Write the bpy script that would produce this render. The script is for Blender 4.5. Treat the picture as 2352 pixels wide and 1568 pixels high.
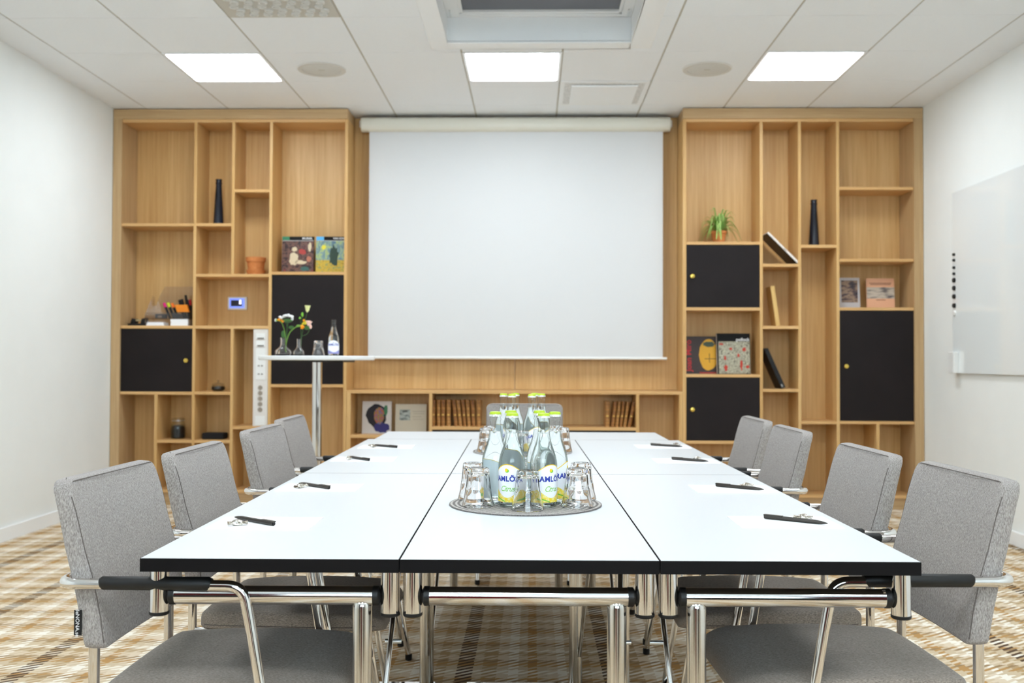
import bpy, bmesh, math, random
from mathutils import Vector, Matrix
PI = math.pi
R = math.radians
random.seed(7)
sc = bpy.context.scene
for o in list(bpy.data.objects):
    bpy.data.objects.remove(o)
COL = sc.collection

# ------------------------------------------------------------------ camera
cam_d = bpy.data.cameras.new('camera')
cam_d.sensor_width = 36.0
cam_d.lens = 36.0 * 2247.8 / 2352
cam = bpy.data.objects.new('camera', cam_d)
COL.objects.link(cam)
pitch, yaw, roll = R(1.0919), R(1.1865), R(0.2072)
Rz = Matrix(((math.cos(yaw), math.sin(yaw), 0), (-math.sin(yaw), math.cos(yaw), 0), (0, 0, 1)))
Rx = Matrix(((1, 0, 0), (0, math.cos(pitch), math.sin(pitch)), (0, -math.sin(pitch), math.cos(pitch))))
Ry = Matrix(((math.cos(roll), 0, math.sin(roll)), (0, 1, 0), (-math.sin(roll), 0, math.cos(roll))))
M = Ry @ Rx @ Rz
right, fwd, up = M[0], M[1], M[2]
cm = Matrix(((right[0], up[0], -fwd[0], 0), (right[1], up[1], -fwd[1], 0), (right[2], up[2], -fwd[2], 1.084), (0, 0, 0, 1)))
cam.matrix_world = cm
cam_d.clip_start = 0.05
cam_d.dof.use_dof = True
cam_d.dof.focus_distance = 2.3
cam_d.dof.aperture_fstop = 5.0
sc.camera = cam

# ------------------------------------------------------------------ world, exposure
w = bpy.data.worlds.new('world')
sc.world = w
w.use_nodes = True
w.node_tree.nodes['Background'].inputs[0].default_value = (0.72, 0.88, 1.0, 1)
w.node_tree.nodes['Background'].inputs[1].default_value = 7.0
sc.view_settings.view_transform = 'Standard'
sc.view_settings.look = 'None'
sc.view_settings.gamma = 1
sc.view_settings.use_curve_mapping = False
sc.view_settings.exposure = 0.92
PANEL_EMIT = 11.0

# ------------------------------------------------------------------ materials
def lin(c):
    return tuple(((x / 255.0) / 12.92 if x / 255.0 <= 0.04045 else ((x / 255.0 + 0.055) / 1.055) ** 2.4) for x in c) + (1,)

MATS = {}
def mat(name, rgb, rough=0.5, metal=0.0, spec=0.5, emit=None, es=1.0, trans=0.0, ior=1.45, coat=0.0):
    if name in MATS:
        return MATS[name]
    m = bpy.data.materials.new(name)
    m.use_nodes = True
    b = m.node_tree.nodes['Principled BSDF']
    b.inputs['Base Color'].default_value = lin(rgb)
    b.inputs['Roughness'].default_value = rough
    b.inputs['Metallic'].default_value = metal
    b.inputs['Specular IOR Level'].default_value = spec
    b.inputs['IOR'].default_value = ior
    b.inputs['Transmission Weight'].default_value = trans
    b.inputs['Coat Weight'].default_value = coat
    if emit:
        b.inputs['Emission Color'].default_value = lin(emit)
        b.inputs['Emission Strength'].default_value = es
    MATS[name] = m
    return m

def nodes(m):
    return m.node_tree.nodes, m.node_tree.links, m.node_tree.nodes['Principled BSDF']

def ramp(n, stops, interp='LINEAR'):
    r = n.new('ShaderNodeValToRGB')
    r.color_ramp.interpolation = interp
    el = r.color_ramp.elements
    while len(el) > 1:
        el.remove(el[-1])
    el[0].position = stops[0][0]
    el[0].color = lin(stops[0][1])
    for p, c in stops[1:]:
        e = el.new(p)
        e.color = lin(c)
    return r

def coords(n, l, scale, rot=(0, 0, 0), kind='Object'):
    t = n.new('ShaderNodeTexCoord')
    mp = n.new('ShaderNodeMapping')
    mp.inputs['Scale'].default_value = scale
    mp.inputs['Rotation'].default_value = rot
    l.new(t.outputs[kind], mp.inputs[0])
    return mp

def oak(name, axis, a=(196, 150, 88), b=(222, 182, 124), rough=0.42):
    m = mat(name, a, rough)
    n, l, p = nodes(m)
    s = [38.0, 38.0, 38.0]
    s[axis] = 1.1
    mp = coords(n, l, s)
    t = n.new('ShaderNodeTexNoise')
    t.inputs['Scale'].default_value = 1.6
    t.inputs['Detail'].default_value = 6
    t.inputs['Roughness'].default_value = 0.65
    t.inputs['Distortion'].default_value = 0.25
    l.new(mp.outputs[0], t.inputs[0])
    s2 = [3.2, 3.2, 3.2]
    s2[axis] = 0.25
    mp2 = coords(n, l, s2)
    t2 = n.new('ShaderNodeTexNoise')
    t2.inputs['Scale'].default_value = 1.5
    t2.inputs['Detail'].default_value = 2
    l.new(mp2.outputs[0], t2.inputs[0])
    mx = n.new('ShaderNodeMix')
    mx.inputs[0].default_value = 0.35
    l.new(t.outputs[0], mx.inputs[2])
    l.new(t2.outputs[0], mx.inputs[3])
    r = ramp(n, [(0.34, a), (0.5, tuple((x + y) / 2 for x, y in zip(a, b))), (0.66, b)])
    l.new(mx.outputs[0], r.inputs[0])
    l.new(r.outputs[0], p.inputs['Base Color'])
    return m

def fabric(name, a, b, scale=(750, 750, 170), rough=0.9):
    m = mat(name, a, rough, spec=0.2)
    n, l, p = nodes(m)
    mp = coords(n, l, scale)
    t = n.new('ShaderNodeTexNoise')
    t.inputs['Scale'].default_value = 1.0
    t.inputs['Detail'].default_value = 5
    t.inputs['Roughness'].default_value = 0.7
    l.new(mp.outputs[0], t.inputs[0])
    r = ramp(n, [(0.32, a), (0.68, b)])
    l.new(t.outputs[0], r.inputs[0])
    l.new(r.outputs[0], p.inputs['Base Color'])
    bp = n.new('ShaderNodeBump')
    bp.inputs['Strength'].default_value = 0.35
    bp.inputs['Distance'].default_value = 0.001
    l.new(t.outputs[0], bp.inputs['Height'])
    l.new(bp.outputs[0], p.inputs['Normal'])
    p.inputs['Sheen Weight'].default_value = 0.15
    return m

def noisy(name, stops, scale=(20, 20, 20), rough=0.5, interp='LINEAR', detail=3, metal=0.0, vor=False, dist=0.0):
    m = mat(name, stops[0][1], rough, metal)
    n, l, p = nodes(m)
    mp = coords(n, l, scale)
    if vor:
        t = n.new('ShaderNodeTexVoronoi')
        t.inputs['Scale'].default_value = 1.0
        out = t.outputs['Distance']
        l.new(mp.outputs[0], t.inputs[0])
    else:
        t = n.new('ShaderNodeTexNoise')
        t.inputs['Scale'].default_value = 1.0
        t.inputs['Detail'].default_value = detail
        t.inputs['Distortion'].default_value = dist
        l.new(mp.outputs[0], t.inputs[0])
        out = t.outputs[0]
    r = ramp(n, stops, interp)
    l.new(out, r.inputs[0])
    l.new(r.outputs[0], p.inputs['Base Color'])
    return m

OAK_V = oak('oak_vertical_grain', 2)
OAK_H = oak('oak_horizontal_grain', 0, (200, 152, 92), (226, 184, 128))
OAK_F = oak('oak_frame', 2, (176, 142, 98), (206, 174, 130))
OAK_FH = oak('oak_frame_rail', 0, (176, 142, 98), (206, 174, 130))
WALL = noisy('wall_paint', [(0.3, (240, 242, 240)), (0.7, (243, 245, 243))], (3, 3, 3), 0.7)
CEIL = noisy('ceiling_tile', [(0.3, (245, 248, 251)), (0.7, (247, 250, 253))], (60, 60, 60), 0.85)
GRID = mat('ceiling_grid_bar', (196, 192, 180), 0.5)
WHITE = mat('white_gloss_paint', (246, 247, 247), 0.4)
WHITE_P = mat('white_plastic', (236, 235, 232), 0.4)
CREAM = mat('cream_metal_housing', (226, 222, 208), 0.3)
BLACK_L = noisy('black_laminate', [(0.3, (24, 18, 18)), (0.7, (30, 23, 23))], (4, 4, 4), 0.5)
BLACK_L.node_tree.nodes['Principled BSDF'].inputs['Specular IOR Level'].default_value = 0.25
BLACK_E = mat('black_edge_band', (13, 11, 12), 0.5, spec=0.2)
BLACK_P = mat('black_plastic', (12, 12, 13), 0.45)
BLACK_R = mat('black_armrest_rubber', (20, 20, 20), 0.5)
UNDER = mat('dark_underside', (38, 34, 32), 0.7)
CHROME = mat('chrome', (226, 224, 222), 0.07, 1.0)
CHROME_B = noisy('brushed_chrome', [(0.4, (190, 186, 180)), (0.6, (225, 222, 216))], (300, 300, 2), 0.16, metal=1.0)
BRASS = mat('brass', (216, 186, 92), 0.25, 1.0)
LAMINATE = mat('white_table_laminate', (223, 226, 229), 0.32)
SCREEN = mat('projection_cloth', (217, 217, 217), 0.8)
FAB = fabric('taupe_upholstery', (104, 96, 92), (198, 190, 184))
FAB_S = fabric('taupe_upholstery_seat', (92, 84, 76), (178, 164, 152), (190, 750, 750))
THREAD = mat('seam_thread', (112, 104, 100), 0.9, spec=0.1)
PAPER = mat('white_paper', (250, 250, 252), 0.7)
GLOWP = mat('lamp_diffuser', (255, 255, 255), 0.5, emit=(238, 248, 255), es=PANEL_EMIT)
GLASS = mat('clear_glass', (255, 255, 255), 0.0, trans=1.0, ior=1.45)
TERRA = noisy('terracotta', [(0.3, (196, 118, 62)), (0.7, (212, 138, 80))], (30, 30, 30), 0.8)
GREYB = mat('grey_blind', (120, 124, 134), 0.8)
RED = mat('dark_red_prop', (96, 14, 20), 0.8)  # for the unseen red props that the chrome mirrors
NAVY = mat('navy_print', (34, 58, 165), 0.4)
LIME = mat('lime_cap', (188, 214, 44), 0.3)
LIMEP = mat('green_print', (128, 200, 60), 0.4)
YEL = mat('yellow_print', (252, 214, 40), 0.4)
TIN = mat('tin', (236, 238, 236), 0.3, 0.8)
INK = mat('print_black', (18, 18, 20), 0.5)
INKW = mat('print_white', (240, 240, 240), 0.5)

def thin_clear(name, tint, refl=0.12, rough=0.03, edge=None):
    m = bpy.data.materials.new(name)
    m.use_nodes = True
    n, l = m.node_tree.nodes, m.node_tree.links
    n.remove(n['Principled BSDF'])
    t = n.new('ShaderNodeBsdfTransparent')
    t.inputs[0].default_value = lin(tint)
    g = n.new('ShaderNodeBsdfGlossy')
    g.inputs['Roughness'].default_value = rough
    f = n.new('ShaderNodeLayerWeight')
    f.inputs[0].default_value = 0.5
    pw = n.new('ShaderNodeMath')
    pw.operation = 'POWER'
    pw.inputs[1].default_value = 4.0
    l.new(f.outputs['Facing'], pw.inputs[0])
    if edge:      # longer way through the glass at its outline absorbs more
        rp = ramp(n, [(0.0, tint), (0.55, tint), (0.9, edge)])
        l.new(f.outputs['Facing'], rp.inputs[0])
        l.new(rp.outputs[0], t.inputs[0])
    ml = n.new('ShaderNodeMath')
    ml.operation = 'MULTIPLY_ADD'
    ml.inputs[1].default_value = 0.8
    ml.inputs[2].default_value = 0.035
    l.new(pw.outputs[0], ml.inputs[0])
    mx = n.new('ShaderNodeMixShader')
    l.new(ml.outputs[0], mx.inputs[0])
    l.new(t.outputs[0], mx.inputs[1])
    l.new(g.outputs[0], mx.inputs[2])
    l.new(mx.outputs[0], n['Material Output'].inputs[0])
    return m
ACRYL = thin_clear('clear_acrylic', (244, 242, 240))
GLASSB = thin_clear('bottle_glass', (253, 255, 254), rough=0.01, edge=(176, 196, 186))
PANE = thin_clear('window_pane', (250, 252, 252))

# carpet: plaid woven from stripes along the room and bands across it, in a 45 degree twill
def carpet():
    m = mat('plaid_carpet', (200, 176, 140), 0.95, spec=0.1)
    n, l, p = nodes(m)
    t = n.new('ShaderNodeTexCoord')
    s = n.new('ShaderNodeSeparateXYZ')
    l.new(t.outputs['Object'], s.inputs[0])
    def mth(op, a, b=None, c=None):
        k = n.new('ShaderNodeMath')
        k.operation = op
        for i, v in enumerate((a, b, c)):
            if v is None:
                continue
            if isinstance(v, (int, float)):
                k.inputs[i].default_value = v
            else:
                l.new(v, k.inputs[i])
        return k.outputs[0]
    nz = n.new('ShaderNodeTexNoise')
    nz.inputs['Scale'].default_value = 60
    l.new(t.outputs['Object'], nz.inputs[0])
    jit = mth('MULTIPLY', mth('SUBTRACT', nz.outputs[0], 0.5), 0.012)
    x, y = mth('ADD', s.outputs[0], jit), mth('ADD', s.outputs[1], jit)
    # stripes repeat each 0.509 m, darkest at x = 0.275
    fx = mth('FRACT', mth('ADD', mth('DIVIDE', mth('SUBTRACT', x, 0.275), 0.509), 40.5))
    fy = mth('FRACT', mth('ADD', mth('DIVIDE', y, 0.42), 40.0))
    sand, pale, wht, tan, gold, drk, mid = (208, 188, 158), (222, 204, 178), (242, 234, 220), (184, 156, 118), (186, 144, 92), (92, 72, 56), (160, 132, 98)
    rx = ramp(n, [(0.0, sand), (0.07, pale), (0.14, wht), (0.20, sand), (0.30, tan), (0.37, sand), (0.445, drk), (0.555, sand), (0.62, tan), (0.72, pale), (0.80, wht), (0.87, sand), (0.93, gold)], 'CONSTANT')
    ry = ramp(n, [(0.0, pale), (0.10, wht), (0.20, sand), (0.30, gold), (0.40, mid), (0.48, pale), (0.60, tan), (0.70, wht), (0.78, sand), (0.88, mid), (0.95, gold)], 'CONSTANT')
    l.new(fx, rx.inputs[0])
    l.new(fy, ry.inputs[0])
    h = mth('FRACT', mth('ADD', mth('DIVIDE', mth('SUBTRACT', y, mth('MULTIPLY', x, 0.72)), 0.034), 200.0))
    hs = mth('SMOOTH_MIN', mth('MULTIPLY', mth('ABSOLUTE', mth('SUBTRACT', h, 0.5)), 2.0), 1.0, 0.01)
    sel = mth('GREATER_THAN', hs, 0.5)
    mx = n.new('ShaderNodeMix')
    mx.data_type = 'RGBA'
    l.new(sel, mx.inputs[0])
    l.new(rx.outputs[0], mx.inputs[6])
    l.new(ry.outputs[0], mx.inputs[7])
    l.new(mx.outputs[2], p.inputs['Base Color'])
    bp = n.new('ShaderNodeBump')
    bp.inputs['Strength'].default_value = 0.4
    bp.inputs['Distance'].default_value = 0.002
    l.new(nz.outputs[0], bp.inputs['Height'])
    l.new(bp.outputs[0], p.inputs['Normal'])
    return m
CARPET = carpet()

# ------------------------------------------------------------------ object helpers
def tag(o, label=None, cat=None, group=None, kind=None):
    if label: o['label'] = label
    if cat: o['category'] = cat
    if group: o['group'] = group
    if kind: o['kind'] = kind
    return o

def thing(name, label, cat, loc=(0, 0, 0), rz=0.0, group=None):
    o = bpy.data.objects.new(name, None)
    o.empty_display_size = 0.05
    COL.objects.link(o)
    o.location = loc
    o.rotation_euler = (0, 0, rz)
    return tag(o, label, cat, group)

def dup(root, loc=None, rz=None, label=None, group=None):
    r = root.copy()
    COL.objects.link(r)
    if loc is not None: r.location = loc
    if rz is not None: r.rotation_euler = (0, 0, rz)
    if label: r['label'] = label
    if group: r['group'] = group
    for ch in list(root.children):
        c = ch.copy()
        COL.objects.link(c)
        c.parent = r
        for g in list(ch.children):
            d = g.copy()
            COL.objects.link(d)
            d.parent = c
    return r

class MB:
    """collects shapes and links them as ONE mesh object"""
    def __init__(s):
        s.v, s.f, s.mi, s.sm = [], [], [], []
    def add(s, vs, fs, mi=0, smooth=False):
        k = len(s.v)
        s.v += [tuple(p) for p in vs]
        s.f += [tuple(i + k for i in f) for f in fs]
        s.mi += [mi] * len(fs)
        s.sm += [smooth] * len(fs)
        return s
    def box(s, x0, x1, y0, y1, z0, z1, mi=0, top=None):
        vs = [(x0, y0, z0), (x1, y0, z0), (x1, y1, z0), (x0, y1, z0), (x0, y0, z1), (x1, y0, z1), (x1, y1, z1), (x0, y1, z1)]
        fs = [(0, 3, 2, 1), (4, 5, 6, 7), (0, 1, 5, 4), (1, 2, 6, 5), (2, 3, 7, 6), (3, 0, 4, 7)]
        k = len(s.mi)
        s.add(vs, fs, mi)
        if top is not None: s.mi[k + 1] = top
        return s
    def loft(s, rings, mi=0, caps=True, smooth=True, closed=True):
        n = len(rings[0])
        vs = [p for r in rings for p in r]
        fs = []
        for i in range(len(rings) - 1):
            for j in range(n if closed else n - 1):
                a, b = i * n + j, i * n + (j + 1) % n
                fs.append((a, b, b + n, a + n))
        s.add(vs, fs, mi, smooth)
        if caps:
            s.add(rings[0], [tuple(range(n))[::-1]], mi, False)
            s.add(rings[-1], [tuple(range(n))], mi, False)
        return s
    def lathe(s, prof, n=32, c=(0, 0, 0), mi=0, smooth=True, flute=0, fz=None, famp=0.0):
        rings = []
        for r, z in prof:
            ring = []
            for i in range(n):
                a = 2 * PI * i / n
                rr = r
                if flute and fz[0] <= z <= fz[1]:
                    rr = r * (1 - famp * abs(math.cos(flute * a / 2)))
                ring.append((c[0] + rr * math.cos(a), c[1] + rr * math.sin(a), c[2] + z))
            rings.append(ring)
        return s.loft(rings, mi, False, smooth)
    def cyl(s, r, z0, z1, c=(0, 0), n=28, mi=0, bev=0.0):
        if bev:
            prof = [(0.0001, z0), (r - bev, z0), (r, z0 + bev), (r, z1 - bev), (r - bev, z1), (0.0001, z1)]
        else:
            prof = [(0.0001, z0), (r, z0), (r, z0), (r, z1), (r, z1), (0.0001, z1)]
        return s.lathe(prof, n, (c[0], c[1], 0), mi)
    def tube(s, path, r, n=14, mi=0, caps=True):
        pts = [Vector(p) for p in path]
        rings = []
        t0 = (pts[1] - pts[0]).normalized()
        ref = Vector((0, 0, 1)) if abs(t0.z) < 0.9 else Vector((1, 0, 0))
        u = t0.cross(ref).normalized()
        for i, p in enumerate(pts):
            if i == 0: t = t0
            elif i == len(pts) - 1: t = (pts[-1] - pts[-2]).normalized()
            else: t = ((pts[i + 1] - p).normalized() + (p - pts[i - 1]).normalized()).normalized()
            u = (u - t * u.dot(t)).normalized()
            v = t.cross(u)
            rr = r[i] if isinstance(r, (list, tuple)) else r
            rings.append([p + u * (rr * math.cos(2 * PI * j / n)) + v * (rr * math.sin(2 * PI * j / n)) for j in range(n)])
        return s.loft(rings, mi, caps)
    def prism(s, poly, d0, d1, axis='y', mi=0):
        def P(a, b, d):
            return {'y': (a, d, b), 'z': (a, b, d), 'x': (d, a, b)}[axis]
        n = len(poly)
        vs = [P(a, b, d0) for a, b in poly] + [P(a, b, d1) for a, b in poly]
        fs = [tuple(range(n)), tuple(range(2 * n - 1, n - 1, -1))] + [(i, i + n, (i + 1) % n + n, (i + 1) % n) for i in range(n)]
        return s.add(vs, fs, mi)
    def ball(s, c, r, n=12, mi=0, sq=(1, 1, 1)):
        rings = []
        for i in range(n // 2 + 1):
            a = -PI / 2 + PI * i / (n // 2)
            rr = max(math.cos(a), 1e-4) * r
            rings.append([(c[0] + sq[0] * rr * math.cos(2 * PI * j / n), c[1] + sq[1] * rr * math.sin(2 * PI * j / n), c[2] + sq[2] * r * math.sin(a)) for j in range(n)])
        return s.loft(rings, mi, False)
    def xf(s, mtx, start=0):
        for i in range(start, len(s.v)):
            s.v[i] = tuple(mtx @ Vector(s.v[i]))
        return s
    def build(s, name, mats, parent=None, world=False, bevel=0.0, seg=2, weld=True):
        me = bpy.data.meshes.new(name)
        off = Vector(parent.location) if (parent is not None and world) else Vector((0, 0, 0))
        me.from_pydata([tuple(Vector(p) - off) for p in s.v], [], s.f)
        if not isinstance(mats, (list, tuple)): mats = [mats]
        for m in mats: me.materials.append(m)
        for i, p in enumerate(me.polygons):
            p.material_index = s.mi[i]
            p.use_smooth = s.sm[i]
        bm = bmesh.new()
        bm.from_mesh(me)
        if weld: bmesh.ops.remove_doubles(bm, verts=bm.verts, dist=1e-5)
        bmesh.ops.recalc_face_normals(bm, faces=bm.faces)
        bm.to_mesh(me)
        bm.free()
        if any(s.sm): me.set_sharp_from_angle(angle=R(38))
        o = bpy.data.objects.new(name, me)
        COL.objects.link(o)
        if bevel:
            b = o.modifiers.new('bevel', 'BEVEL')
            b.width = bevel
            b.segments = seg
            b.limit_method = 'ANGLE'
            b.harden_normals = False
        if parent is not None: o.parent = parent
        return o

def box(name, m, x0, x1, y0, y1, z0, z1, parent=None, bevel=0.0, world=True):
    return MB().box(x0, x1, y0, y1, z0, z1).build(name, m, parent, world, bevel)

def struct(o):
    o['kind'] = 'structure'
    return o

def fillet(pts, rad, k=6):
    pts = [Vector(p) for p in pts]
    out = [pts[0]]
    for i in range(1, len(pts) - 1):
        a, b, c = pts[i - 1], pts[i], pts[i + 1]
        r = min(rad, (a - b).length * 0.49, (c - b).length * 0.49)
        p, q = b + (a - b).normalized() * r, b + (c - b).normalized() * r
        for j in range(k + 1):
            t = j / k
            out.append((1 - t) ** 2 * p + 2 * t * (1 - t) * b + t * t * q)
    out.append(pts[-1])
    return out

def text_mesh(body, size, extrude=0.0003, align='CENTER', spacing=1.0, bold=0.0, shear=0.0):
    """letters as plain triangles in the xy plane: (verts, faces)"""
    cu = bpy.data.curves.new('lettering', 'FONT')
    cu.body = body
    cu.size = size
    cu.align_x = align
    cu.align_y = 'CENTER'
    cu.space_character = spacing
    cu.offset = bold
    cu.shear = shear
    cu.resolution_u = 3
    cu.extrude = extrude
    o = bpy.data.objects.new('lettering', cu)
    COL.objects.link(o)
    dg = bpy.context.evaluated_depsgraph_get()
    me = o.evaluated_get(dg).to_mesh()
    vs = [tuple(v.co) for v in me.vertices]
    fs = [tuple(p.vertices) for p in me.polygons]
    o.evaluated_get(dg).to_mesh_clear()
    bpy.data.objects.remove(o)
    bpy.data.curves.remove(cu)
    return vs, fs

def lettering(body, size, m, mtx, parent, bold=0.0, spacing=1.0, align='CENTER', shear=0.0, name='lettering', extrude=0.0003):
    vs, fs = text_mesh(body, size, extrude, align, spacing, bold, shear)
    mb = MB().add([mtx @ Vector(v) for v in vs], fs)
    return mb.build(name, m, parent, False)

# text lying in the x-z plane facing -y (towards the camera)
def face_front(x, y, z, rot=0.0):
    return Matrix.Translation((x, y, z)) @ Matrix.Rotation(PI / 2, 4, 'X') @ Matrix.Rotation(rot, 4, 'Z')

# ------------------------------------------------------------------ room shell
XL, XR, YN, YF, H = -3.13, 2.86, -2.6, 7.52, 2.95
struct(MB().box(XL - 0.1, XR + 0.1, YN - 0.1, YF + 0.1, -0.08, 0.0).build('floor', CARPET))
struct(box('wall_left', WALL, XL - 0.1, XL, YN, YF, 0, 3.3))
struct(box('wall_right', WALL, XR, XR + 0.1, YN, YF, 0, 3.3))
struct(box('wall_back', WALL, XL - 0.1, XR + 0.1, YF, YF + 0.1, 0, 3.3))
wf = MB()
WX0, WX1, WZ0, WZ1 = -1.5, 1.9, 1.45, 2.6
wf.box(XL - 0.1, WX0, YN - 0.15, YN, 0, 3.3).box(WX1, XR + 0.1, YN - 0.15, YN, 0, 3.3)
wf.box(WX0, WX1, YN - 0.15, YN, 0, WZ0).box(WX0, WX1, YN - 0.15, YN, WZ1, 3.3)
struct(wf.build('wall_front', mat('taupe_wall', (120, 104, 94), 0.8)))
win = MB()
for a, b in ((WX0, WX0 + 0.06), (0.07, 0.13), (WX1 - 0.06, WX1)):
    win.box(a, b, YN - 0.11, YN - 0.04, WZ0, WZ1)
win.box(WX0, WX1, YN - 0.11, YN - 0.04, WZ0, WZ0 + 0.06).box(WX0, WX1, YN - 0.11, YN - 0.04, WZ1 - 0.06, WZ1)
wo = struct(win.build('window_1', WHITE))
box('pane', PANE, WX0 + 0.03, WX1 - 0.03, YN - 0.08, YN - 0.075, WZ0 + 0.03, WZ1 - 0.03, wo)
struct(box('baseboard_left', WHITE, XL, XL + 0.016, YN, 7.20, 0, 0.085, bevel=0.004))
struct(box('baseboard_right', WHITE, XR - 0.016, XR, YN, 7.20, 0, 0.085, bevel=0.004))

def reflection_curtain(x0, x1, label):  # unseen drapes, added to give the chrome dark red reflections
    mb = MB()
    n = 60
    a = [(x0 + (x1 - x0) * i / n, YN + 0.09 + 0.03 * math.sin(i * 1.1)) for i in range(n + 1)]
    mb.loft([[(x, y, 0.05) for x, y in a] + [(x, y - 0.006, 0.05) for x, y in a[::-1]], [(x, y, 2.8) for x, y in a] + [(x, y - 0.006, 2.8) for x, y in a[::-1]]])
    tag(mb.build('reflection_curtain', RED), label, 'reflection_curtain')
reflection_curtain(-2.3, -1.5, 'dark red drape added for reflections, left of the window behind the camera')
reflection_curtain(1.9, 2.6, 'dark red drape added for reflections, right of the window behind the camera')

def reflection_prop(x, y, w_, d, h, m, label):  # made-up furniture out of view, there only to vary the chrome reflections
    cb = thing('reflection_prop', label, 'reflection_prop', (x, y, 0))
    MB().box(-w_ / 2, w_ / 2, -d / 2, d / 2, 0, h).build('body', m, cb, bevel=0.004)
    d_ = MB().box(-w_ / 2 + 0.01, w_ / 2 - 0.01, d / 2, d / 2 + 0.018, 0.05, h - 0.02).build('door', m, cb, bevel=0.002)
    MB().ball((w_ / 2 - 0.05, d / 2 + 0.03, h * 0.6), 0.014).build('knob', BRASS, d_)
reflection_prop(-0.30, -0.85, 0.62, 0.4, 1.25, RED, 'dark red prop added for reflections, close behind the camera')
reflection_prop(0.40, -1.15, 0.36, 0.4, 1.15, WHITE_P, 'white prop added for reflections, behind the camera, right of the red one')
reflection_prop(1.10, -0.75, 0.60, 0.4, 1.00, BLACK_P, 'black prop added for reflections, behind the camera on the right')
reflection_prop(-1.45, -0.80, 0.55, 0.4, 0.95, UNDER, 'dark brown prop added for reflections, behind the camera on the left')

# ceiling: 0.613 m tiles in a bar grid
TX0, TY0, TS = -2.8866, 6.507, 0.613
LIGHTS = {(1, 0), (4, 0), (7, 0)}
for j in (5, 10):
    LIGHTS |= {(1, j), (4, j), (7, j)}
SKY = (-0.61, 0.70, 4.55, 5.80)
HOLES = LIGHTS | {(5, -1), (2, 2)}
ce = MB()
def tile(x0, x1, y0, y1):
    if x1 - x0 < 0.02 or y1 - y0 < 0.02: return
    ce.box(x0, x1, y0, y1, H, H + 0.02)
for k in range(-1, 11):
    for j in range(-2, 15):
        if (k, j) in HOLES: continue
        x0, x1 = TX0 + k * TS + 0.006, TX0 + (k + 1) * TS - 0.006
        y1, y0 = TY0 - j * TS - 0.002, TY0 - (j + 1) * TS + 0.002
        x0, x1, y0, y1 = max(x0, XL), min(x1, XR), max(y0, YN), min(y1, YF)
        sx0, sx1, sy0, sy1 = SKY
        if x1 <= sx0 or x0 >= sx1 or y1 <= sy0 or y0 >= sy1:
            tile(x0, x1, y0, y1)
        else:
            if y1 > sy1: tile(x0, x1, sy1, y1)
            if y0 < sy0: tile(x0, x1, y0, sy0)
            ya, yb = max(y0, sy0), min(y1, sy1)
            if x0 < sx0: tile(x0, sx0, ya, yb)
            if x1 > sx1: tile(sx1, x1, ya, yb)
sx0, sx1, sy0, sy1 = SKY
# grid bars seen in the joints, and the slab above
for k in range(0, 10):
    x = TX0 + k * TS
    for y0, y1 in (((YN, sy0), (sy1, YF)) if sx0 < x < sx1 else ((YN, YF),)):
        ce.box(x - 0.006, x + 0.006, y0, y1, H + 0.0035, H + 0.012, 1)
for j in range(-1, 15):
    y = TY0 - j * TS
    for x0, x1 in (((XL, sx0), (sx1, XR)) if sy0 < y < sy1 else ((XL, XR),)):
        ce.box(x0, x1, y - 0.002, y + 0.002, H + 0.0015, H + 0.01, 1)
for x0, x1, y0, y1 in ((XL, sx0, YN, YF), (sx1, XR, YN, YF), (sx0, sx1, YN, sy0), (sx0, sx1, sy1, YF)):
    ce.box(x0, x1, y0, y1, H + 0.06, H + 0.1, 1)
struct(ce.build('ceiling', [CEIL, GRID], bevel=0.0))

# skylight: trim, reveal, frame and blind
tr = MB()
ix0, ix1, iy0, iy1 = -0.505, 0.572, 4.65, 5.69
for z0, z1, a in ((H - 0.012, H + 0.001, 0.0),):
    tr.box(sx0, ix0, sy0, sy1, z0, z1).box(ix1, sx1, sy0, sy1, z0, z1).box(ix0, ix1, iy1, sy1, z0, z1).box(ix0, ix1, sy0, iy0, z0, z1)
struct(tr.build('trim_1', WHITE, bevel=0.004))
sk = MB()
for a, b, c, d in ((ix0 - 0.02, ix1 + 0.02, iy1, iy1 + 0.02), (ix0 - 0.02, ix1 + 0.02, iy0 - 0.02, iy0), (ix0 - 0.02, ix0, iy0, iy1), (ix1, ix1 + 0.02, iy0, iy1)):
    sk.box(a, b, c, d, H + 0.002, H + 0.155)
sk.box(ix0 - 0.02, ix1 + 0.02, iy0 - 0.02, iy1 + 0.02, H + 0.19, H + 0.22)
ws = struct(sk.build('window_2', WHITE))
fr = MB()
fx0, fx1, fy0, fy1 = -0.43, 0.515, 4.72, 5.655
fr.box(ix0, fx0, iy0, iy1, H + 0.14, H + 0.19).box(fx1, ix1, iy0, iy1, H + 0.14, H + 0.19).box(fx0, fx1, fy1, iy1, H + 0.14, H + 0.19).box(fx0, fx1, iy0, fy0, H + 0.14, H + 0.19)
fr.box(fx0, fx0 + 0.02, fy0, fy1, H + 0.150, H + 0.185).box(fx1 - 0.02, fx1, fy0, fy1, H + 0.150, H + 0.185).box(fx0, fx1, fy1 - 0.02, fy1, H + 0.150, H + 0.185)
fr.build('window_frame', WHITE, ws, bevel=0.003)
box('blind', GREYB, fx0 + 0.02, fx1 - 0.02, fy0, fy1 - 0.02, H + 0.165, H + 0.170, ws)
for x in (ix0 + 0.025, ix1 - 0.025):
    box('hinge', TIN, x - 0.006, x + 0.006, 5.56, 5.66, H + 0.128, H + 0.14, ws, 0.002)

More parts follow.
